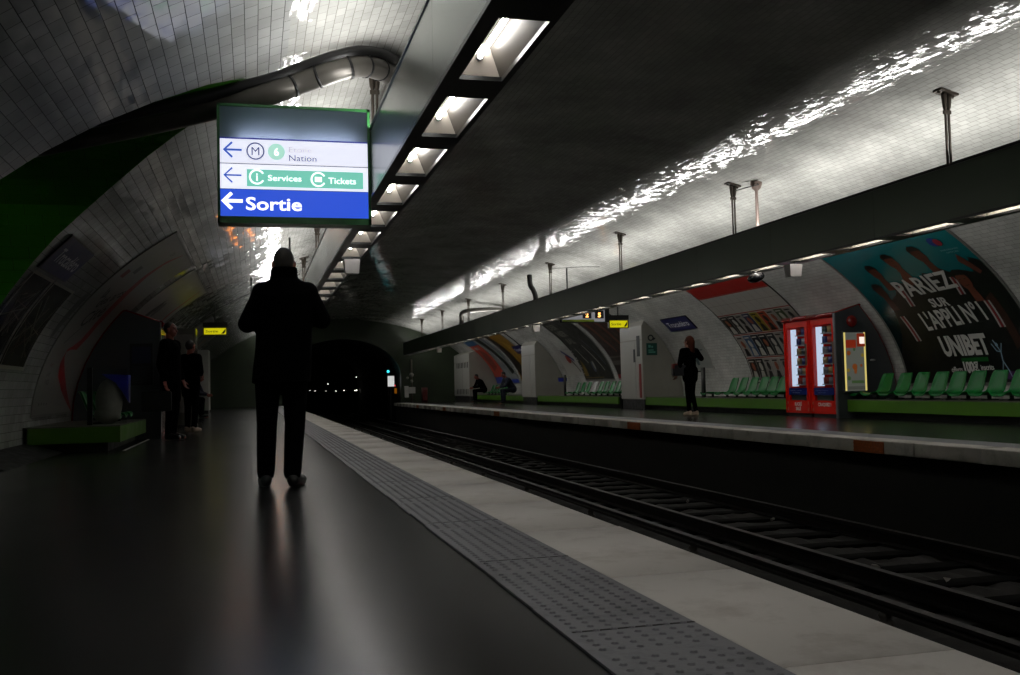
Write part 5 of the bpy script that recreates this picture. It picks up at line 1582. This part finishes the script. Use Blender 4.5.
def hand_prims(wr, direction, palm_n, side, curl=.5, s=1.0):
    """palm, four fingers and a thumb; direction = along the hand, palm_n = way the palm faces, side = +1/-1 which side the thumb is on"""
    d_ = Vector(direction).normalized(); n = Vector(palm_n); n = (n - n.dot(d_) * d_).normalized(); a = d_.cross(n) * side
    pr = []
    wr = Vector(wr)
    for k in (-.024, 0, .024):
        pr.append(('c', wr + a * k * .7 * s, .016 * s, wr + d_ * .085 * s + a * k * s, .014 * s))
    for i, (off, ln) in enumerate(((.033, .068), (.011, .078), (-.011, .072), (-.032, .056))):
        b0 = wr + d_ * .09 * s + a * off * s
        d1 = (d_ + n * curl * .5).normalized(); d2 = (d_ * .8 + n * curl * 1.2).normalized(); d3 = (d_ * .5 + n * curl * 1.8).normalized()
        b1 = b0 + d1 * ln * .45 * s; b2 = b1 + d2 * ln * .33 * s; b3 = b2 + d3 * ln * .25 * s
        pr += [('c', b0, .0095 * s, b1, .009 * s), ('c', b1, .009 * s, b2, .0085 * s), ('c', b2, .0085 * s, b3, .0075 * s)]
    t0 = wr + d_ * .025 * s + a * .032 * s; t1 = t0 + (d_ * .6 + a * .7 + n * .3).normalized() * .04 * s; t2 = t1 + (d_ * .85 + a * .2 + n * .5).normalized() * .032 * s
    pr += [('c', t0, .013 * s, t1, .011 * s), ('c', t1, .011 * s, t2, .0085 * s)]
    return pr

def person(name, label, J, cat='person'):
    """J: joints in world space, metres"""
    base = J['base']
    t = empty(name, label, cat, base)
    fwd = Vector(J['fwd']).normalized(); up = Vector((0, 0, 1)); sd = fwd.cross(up)   # sd points to the person's right
    hd = Vector(J['head'])
    hf = Vector(J.get('look', fwd)).normalized(); hs = hf.cross(up).normalized(); hu = hs.cross(hf)
    Rq = Matrix((hs, hf, hu)).transposed().to_euler()
    HP = lambda x, y, z: hd + hs * x + hf * y + hu * z
    pr = [('e', HP(0, -.01, .02), (.073, .092, .098), Rq), ('e', HP(0, .03, -.045), (.055, .06, .065), Rq), ('e', HP(0, .062, -.085), (.024, .02, .018), Rq),
          ('c', HP(0, .085, .01), .010, HP(0, .105, -.025), .014), ('e', HP(.078, -.005, -.005), (.012, .02, .032), Rq), ('e', HP(-.078, -.005, -.005), (.012, .02, .032), Rq),
          ('e', HP(0, .088, -.055), (.026, .012, .008), Rq), ('e', HP(0, .075, .035), (.055, .015, .012), Rq),
          ('c', HP(0, -.015, -.06), .055, J['neck'], .062)]
    nk, ch, pv = Vector(J['neck']), Vector(J['chest']), Vector(J['pelvis'])
    pr += [('c', nk, .06, ch, .10), ('c', ch, .125, pv, .12)]
    for s_ in ('L', 'R'):
        sh, el, wr, hi, kn, an = [Vector(J[k + s_]) for k in ('sh', 'el', 'wr', 'hi', 'kn', 'an')]
        pr += [('c', ch + Vector((0, 0, .1)), .09, sh, .055), ('c', sh, .052, el, .04), ('c', el, .04, wr, .027), ('c', pv, .095, hi, .075), ('c', hi, .07, kn, .048), ('c', kn, .045, an, .034)]
        toe = an + Vector(J['toe' + s_]) ; toe.z = an.z - .05
        pr += [('c', an + Vector((0, 0, -.03)), .035, toe, .028)]
        pr += hand_prims(wr, J.get('hd' + s_, wr - el), J.get('pn' + s_, fwd), 1 if s_ == 'R' else -1, J.get('curl', .5))
    body = blob('body', pr, .0075, J['skin'], t, base, 3)
    em = mat('eye_dark', '#0a0a0a', .1)
    for q in (-.03, .03):
        mb = MB(base); mb.ell(HP(q, .078, .012), (.011, .008, .007), 10, 6, rot=Rq); mb.build('eye', em, body)
    return t, HP, Rq, fwd, sd
SKIN = mat('skin_tone', '#8a5a48', .5, 0, .08, 6)
CLOTH = mat('black_wool', '#020203', .95, 0, .2, 12, .2, spec=.03)
CLOTH2 = mat('black_trousers', '#030304', .9, 0, .2, 12, .15, spec=.04)
SHOE = mat('black_leather', '#080808', .28)
HAIRD = mat('dark_hair', '#0d0a08', .6, 0, .2, 60, .4)
HAIRG = mat('cropped_grey_hair', '#2a2622', .7, 0, .2, 60, .4)

# --- man in the middle, seen from behind, looking at a phone
MY = 7.5
Q = lambda u, v, dy=0.0: cam_pt(u, v, Y=MY + dy)
def QZ(u, v, dy=0.0):
    p = cam_pt(u, v, Y=MY + dy); return p
gx = Q(282, 487).x
aL = Q(266, 472, .05); aR = Q(292.5, 475, -.02)
aL = Vector((aL.x, MY + .06, .085)); aR = Vector((aR.x, MY - .03, .085))
hd = Q(283.8, 264.5, .03)
J = dict(base=(gx, MY, 0), fwd=(0, 1, 0), look=(0, .96, -.28), head=hd, neck=Q(283.5, 281, .0), chest=Q(283.5, 305, .01), pelvis=Q(282, 362, 0),
         shL=Q(264, 291), shR=Q(306, 291), elL=Q(247, 324, -.02), elR=Q(322, 320, -.02), wrL=Q(268, 316, .27), wrR=Q(300, 316, .27),
         hiL=Q(268, 372), hiR=Q(295, 372), knL=Q(267, 423, .03), knR=Q(295, 424, .0), anL=aL, anR=aR, toeL=(-.02, .17, 0), toeR=(.07, .15, 0),
         hdL=(.6, .8, .2), hdR=(-.6, .8, .2), pnL=(.3, .2, 1), pnR=(-.3, .2, 1), skin=SKIN, curl=.6)
t, HP, Rq, fwd, sd = person('person', 'man in a long black coat seen from behind on the near platform edge', J)
B0 = (gx, MY, 0)
def rowring(v, ul, ur, dy=0.0, ry=.14):
    a = Q(ul, v, dy); b = Q(ur, v, dy)
    return ((a.x + b.x) / 2, MY + dy, a.z, (b.x - a.x) / 2, ry)
rings = [rowring(384, 251.5, 311, .0, .17), rowring(370, 252.5, 311.5, .0, .17), rowring(350, 255, 312, 0, .155), rowring(328, 256, 312, 0, .15), rowring(308, 256, 312, 0, .155), rowring(296, 257, 313, 0, .15), rowring(289, 260, 311, 0, .13), rowring(283, 265, 306, 0, .11), rowring(278, 271, 298, .0, .085)]
prs = [('l', rings)]
for s_ in ('L', 'R'):
    prs += [('c', J['sh' + s_] + Vector((0, 0, -.015)), .083, J['el' + s_], .068), ('c', J['el' + s_], .068, J['wr' + s_] - Vector((0, .04, 0)), .048)]
    prs += [('e', J['sh' + s_] + Vector((0, 0, -.01)), (.09, .10, .08))]
coat = blob('coat', prs, .012, CLOTH, t, B0, 5)
blob('collar', [('l', [(Q(284, 282).x, MY, Q(284, 284).z, .115, .095), (Q(284, 276).x, MY, Q(284, 276).z, .100, .085), (Q(284.3, 268).x, MY - .005, Q(284, 267.5).z, .094, .082)])], .01, CLOTH, t, B0, 3)
prs = []
for s_, k in (('L', 0), ('R', 1)):
    prs += [('c', J['pelvis'], .12, J['hi' + s_], .105), ('c', J['hi' + s_], .10, J['kn' + s_], .076), ('c', J['kn' + s_], .076, J['an' + s_] + Vector((0, 0, .02)), .066)]
blob('trousers', prs, .011, CLOTH2, t, B0, 4)
for s_ in ('L', 'R'):
    an = J['an' + s_]; td = Vector(J['toe' + s_])
    a = Vector((an.x, an.y - .03, .05)); b = Vector((an.x + td.x, an.y + td.y, .04))
    o = blob('shoe', [('c', a, .043, b, .04), ('c', a + Vector((0, .01, .03)), .045, b + Vector((0, 0, -.002)), .036), ('e', (a + b) / 2 + Vector((0, 0, -.03)), (.045, .13, .018), Euler((0, 0, -math.atan2(td.x, td.y))))], .007, SHOE, t, B0, 3)
o = blob('hair', [('e', HP(0, -.018, .026), (.076, .092, .099), Rq), ('e', HP(0, -.04, -.02), (.066, .06, .06), Rq)], .007, HAIRG, t, B0, 2)
pc_ = (J['wrL'] + J['wrR']) / 2 + Vector((0, .1, .06))
ph = empty('smartphone', 'smartphone held in front of the man in the long coat', 'phone', pc_)
mb = MB(pc_); mb.rbox(tuple(pc_ + Vector((-.037, -.004, -.075))), tuple(pc_ + Vector((.037, .004, .075))), .008, 1); mb.build('case', M_BLACK, ph)
mb = MB(pc_); mb.box(tuple(pc_ + Vector((-.033, -.0055, -.068))), tuple(pc_ + Vector((.033, -.004, .068)))); mb.build('screen', mat('screen_dark', '#101418', .1), ph)

# --- generic standing person for the small figures
def standing(x, y, H, fwd, label, coat_m, coat_len, trouser_m, shoe_m, hair_m, skin, hair='short', arms=None, stride=.0, look=None, coat_w=1.0, legs_w=1.0):
    k = H / 1.75
    f = Vector(fwd).normalized(); up = Vector((0, 0, 1)); s = f.cross(up)
    P = lambda r, fw, z: Vector((x, y, 0)) + s * r * k + f * fw * k + up * z * k
    J = dict(base=(x, y, 0), fwd=f, look=look or f, head=P(0, .01, 1.63), neck=P(0, -.01, 1.48), chest=P(0, 0, 1.3), pelvis=P(0, 0, .98),
             shL=P(-.18, 0, 1.42), shR=P(.18, 0, 1.42), elL=P(-.25, -.02, 1.13), elR=P(.25, -.02, 1.13), wrL=P(-.24, .08, .88), wrR=P(.24, .08, .88),
             hiL=P(-.09, 0, .93), hiR=P(.09, 0, .93), knL=P(-.09, .03 + stride * .5, .5), knR=P(.09, .03 - stride * .3, .5), anL=P(-.08, stride, .085), anR=P(.08, -stride, .085),
             toeL=tuple(f * .17 * k), toeR=tuple(f * .17 * k), skin=skin)
    if arms:
        for kk, v in arms.items(): J[kk] = P(*v)
    t, HP, Rq, _, _ = person('person', label, J)
    B0 = (x, y, 0)
    prs = [('c', J['chest'] + Vector((0, 0, .03)), .15 * coat_w, J['pelvis'], .15 * coat_w), ('c', J['pelvis'], .15 * coat_w, P(0, 0, coat_len), .155 * coat_w)]
    for q in ('L', 'R'):
        prs += [('c', J['neck'] + Vector((0, 0, -.04)), .075, J['sh' + q], .075), ('c', J['chest'], .12, J['sh' + q] + Vector((0, 0, -.05)), .08), ('c', J['sh' + q], .072, J['el' + q], .058), ('c', J['el' + q], .058, J['wr' + q] + (J['el' + q] - J['wr' + q]) * .12, .044)]
        sgn = -1 if q == 'L' else 1
        prs += [('c', P(.09 * sgn, 0, 1.0), .12 * coat_w, P(.08 * sgn, 0, coat_len + .02), .115 * coat_w)]
    blob('coat', prs, .014, coat_m, t, B0, 4)
    prs = []
    for q in ('L', 'R'):
        prs += [('c', J['pelvis'], .11, J['hi' + q], .1), ('c', J['hi' + q], .092 * legs_w, J['kn' + q], .066 * legs_w), ('c', J['kn' + q], .066 * legs_w, J['an' + q] + Vector((0, 0, .03)), .052 * legs_w)]
    blob('trousers', prs, .013, trouser_m, t, B0, 3)
    for q in ('L', 'R'):
        a = J['an' + q] + Vector((0, 0, -.035)) - f * .02; b = J['an' + q] + f * .16 * k; b.z = .04 + J['an' + q].z - .085
        blob('shoe', [('c', a, .043, b, .036), ('c', a + Vector((0, 0, .03)), .042, b, .034)], .009, shoe_m, t, B0, 2)
    if hair == 'long':
        blob('hair', [('e', HP(0, -.022, .025), (.088, .098, .108), Rq), ('c', HP(0, -.06, .0), .078, HP(0, -.085, -.2), .065), ('c', HP(.03, -.05, -.1), .05, HP(.03, -.08, -.24), .04)], .009, hair_m, t, B0, 2)
    else:
        blob('hair', [('e', HP(0, -.024, .03), (.078, .09, .1), Rq)], .009, hair_m, t, B0, 2)
    return t, J, P

SKR = mat('ruddy_skin', '#7a3a2c', .4, 0, .08, 6)
t, J, P = standing(-1.22, 15.95, 1.80, (.85, -.35, 0), 'man in a long dark coat with a briefcase waiting on the near platform', CLOTH, .62, CLOTH2, SHOE, HAIRG, SKR, arms={'wrR': (.22, .02, .86), 'elR': (.24, -.04, 1.12)}, coat_w=1.0)
hp = J['wrR']
bc = empty('briefcase', 'black briefcase hanging from the hand of the waiting man', 'briefcase', (hp.x, hp.y, hp.z - .45))
O = (hp.x, hp.y, hp.z - .45)
cx_, cy_ = hp.x - .1, hp.y - .05
mb = MB(O); mb.rbox((cx_ - .22, cy_ - .055, hp.z - .44), (cx_ + .2, cy_ + .055, hp.z - .14), .03, 1); mb.build('case', mat('briefcase_black', '#0a0a0b', .4), bc)
mb = MB(O); mb.tube([(cx_ - .06, cy_, hp.z - .14), (cx_ - .05, cy_, hp.z - .095), (cx_ + .05, cy_, hp.z - .095), (cx_ + .06, cy_, hp.z - .14)], .01, 6); mb.build('handle', M_BLACK, bc)
PALE = mat('pale_shoe', '#8f7f70', .5)
standing(-1.1, 18.9, 1.66, (.6, .8, 0), 'person in dark clothes and pale shoes standing beyond the briefcase man', CLOTH, .72, CLOTH2, PALE, HAIRD, SKR, arms={'elR': (.2, .05, 1.14), 'wrR': (.08, .2, 1.1), 'elL': (-.2, .05, 1.14), 'wrL': (-.08, .2, 1.08)}, coat_w=.9)

# woman on the far platform
HAIRR = mat('auburn_hair', '#3e1a0a', .6, 0, .25, 40, .4, spec=.15)
t, J, P = standing(8.62, 18.67, 1.62, (-.25, .97, 0), 'woman with long auburn hair in a black jacket walking on the opposite platform', CLOTH, .80, CLOTH2, mat('tan_shoe', '#a5907c', .5), HAIRR, SKIN, 'long',
                   arms={'elR': (.33, .0, 1.26), 'wrR': (.14, .1, 1.46), 'elL': (-.26, .02, 1.12), 'wrL': (-.24, .16, .92), 'knL': (-.03, .06, .5), 'anL': (.03, .1, .085), 'knR': (.06, .02, .5), 'anR': (.07, -.08, .085), 'hiL': (-.08, 0, .93)}, coat_w=.86, legs_w=.85, look=(-.45, .85, .1))
bp = cam_pt(678.5, 370, Y=18.7)
hb = empty('handbag', 'dark handbag with a red corner carried by the walking woman', 'bag', (bp.x, 18.7, bp.z - .12)); O = (bp.x, 18.7, bp.z - .12)
mb = MB(O); mb.rbox((bp.x - .13, 18.6, bp.z - .12), (bp.x + .12, 18.76, bp.z + .1), .035, 1); mb.build('body', mat('bag_dark', '#15171b', .4), hb)
mb = MB(O); mb.rbox((bp.x - .135, 18.61, bp.z + .02), (bp.x - .05, 18.75, bp.z + .13), .02, 1); mb.build('corner', mat('bag_red', '#6a1c18', .4), hb)
mb = MB(O); mb.tube([(bp.x + .1, 18.68, bp.z + .08), (bp.x + .14, 18.68, bp.z + .2), (bp.x + .05, 18.68, bp.z + .24), (bp.x - .02, 18.68, bp.z + .1)], .009, 6); mb.build('strap', M_BLACK, hb)

# seated figures far away
def seated(x, y, sidev, label, m1, m2, lean=.25, seat_z=.46):
    f = Vector((-sidev, 0, 0)).normalized() if True else None
    f = (f + Vector((0, -.15, 0))).normalized(); up = Vector((0, 0, 1)); s = f.cross(up)
    P = lambda r, fw, z: Vector((x, y, 0)) + s * r + f * fw + up * z
    J = dict(base=(x, y, 0), fwd=f, look=(f + Vector((0, 0, -.5))), head=P(0, lean + .12, seat_z + .68), neck=P(0, lean, seat_z + .56), chest=P(0, lean * .7, seat_z + .38), pelvis=P(0, 0, seat_z + .1),
             shL=P(-.18, lean, seat_z + .5), shR=P(.18, lean, seat_z + .5), elL=P(-.22, lean + .12, seat_z + .24), elR=P(.22, lean + .12, seat_z + .24), wrL=P(-.08, lean + .3, seat_z + .2), wrR=P(.08, lean + .3, seat_z + .2),
             hiL=P(-.09, .03, seat_z + .08), hiR=P(.09, .03, seat_z + .08), knL=P(-.1, .45, seat_z + .06), knR=P(.1, .45, seat_z + .06), anL=P(-.1, .43, .085), anR=P(.1, .43, .085), toeL=tuple(f * .16), toeR=tuple(f * .16), skin=SKR)
    t, HP, Rq, _, _ = person('person', label, J)
    B0 = (x, y, 0)
    prs = [('c', J['chest'] + Vector((0, 0, .04)), .15, J['pelvis'], .15)]
    for q in ('L', 'R'):
        prs += [('c', J['neck'] + Vector((0, 0, -.04)), .075, J['sh' + q], .08), ('c', J['sh' + q], .078, J['el' + q], .062), ('c', J['el' + q], .062, J['wr' + q] + (J['el' + q] - J['wr' + q]) * .12, .045)]
    blob('coat', prs, .016, m1, t, B0, 4)
    prs = []
    for q in ('L', 'R'): prs += [('c', J['pelvis'], .12, J['hi' + q], .11), ('c', J['hi' + q], .1, J['kn' + q], .075), ('c', J['kn' + q], .072, J['an' + q] + Vector((0, 0, .03)), .055)]
    blob('trousers', prs, .016, m2, t, B0, 3)
    for q in ('L', 'R'):
        a = J['an' + q] + Vector((0, 0, -.035)); b = a + f * .15
        blob('shoe', [('c', a, .043, b, .036)], .012, SHOE, t, B0, 2)
    blob('hair', [('e', HP(0, -.024, .03), (.08, .092, .1), Rq)], .012, HAIRD, t, B0, 2)
DB = mat('dark_blue_cloth', '#0d1126', .8)
seated(10.0, cam_pt(470, 398, X=9.9).y - 2.6, 1, 'dark hunched figure sitting beside the louvred cabinet near the tunnel end', CLOTH, CLOTH2)
seated(10.0, cam_pt(511, 398, X=9.9).y, 1, 'figure in dark blue sitting beside the plain white cabinet', DB, DB, .3)
seated(-1.85, 29.3, -1, 'dim figure in dark blue sitting on the far part of the near ledge', DB, CLOTH2, .3)
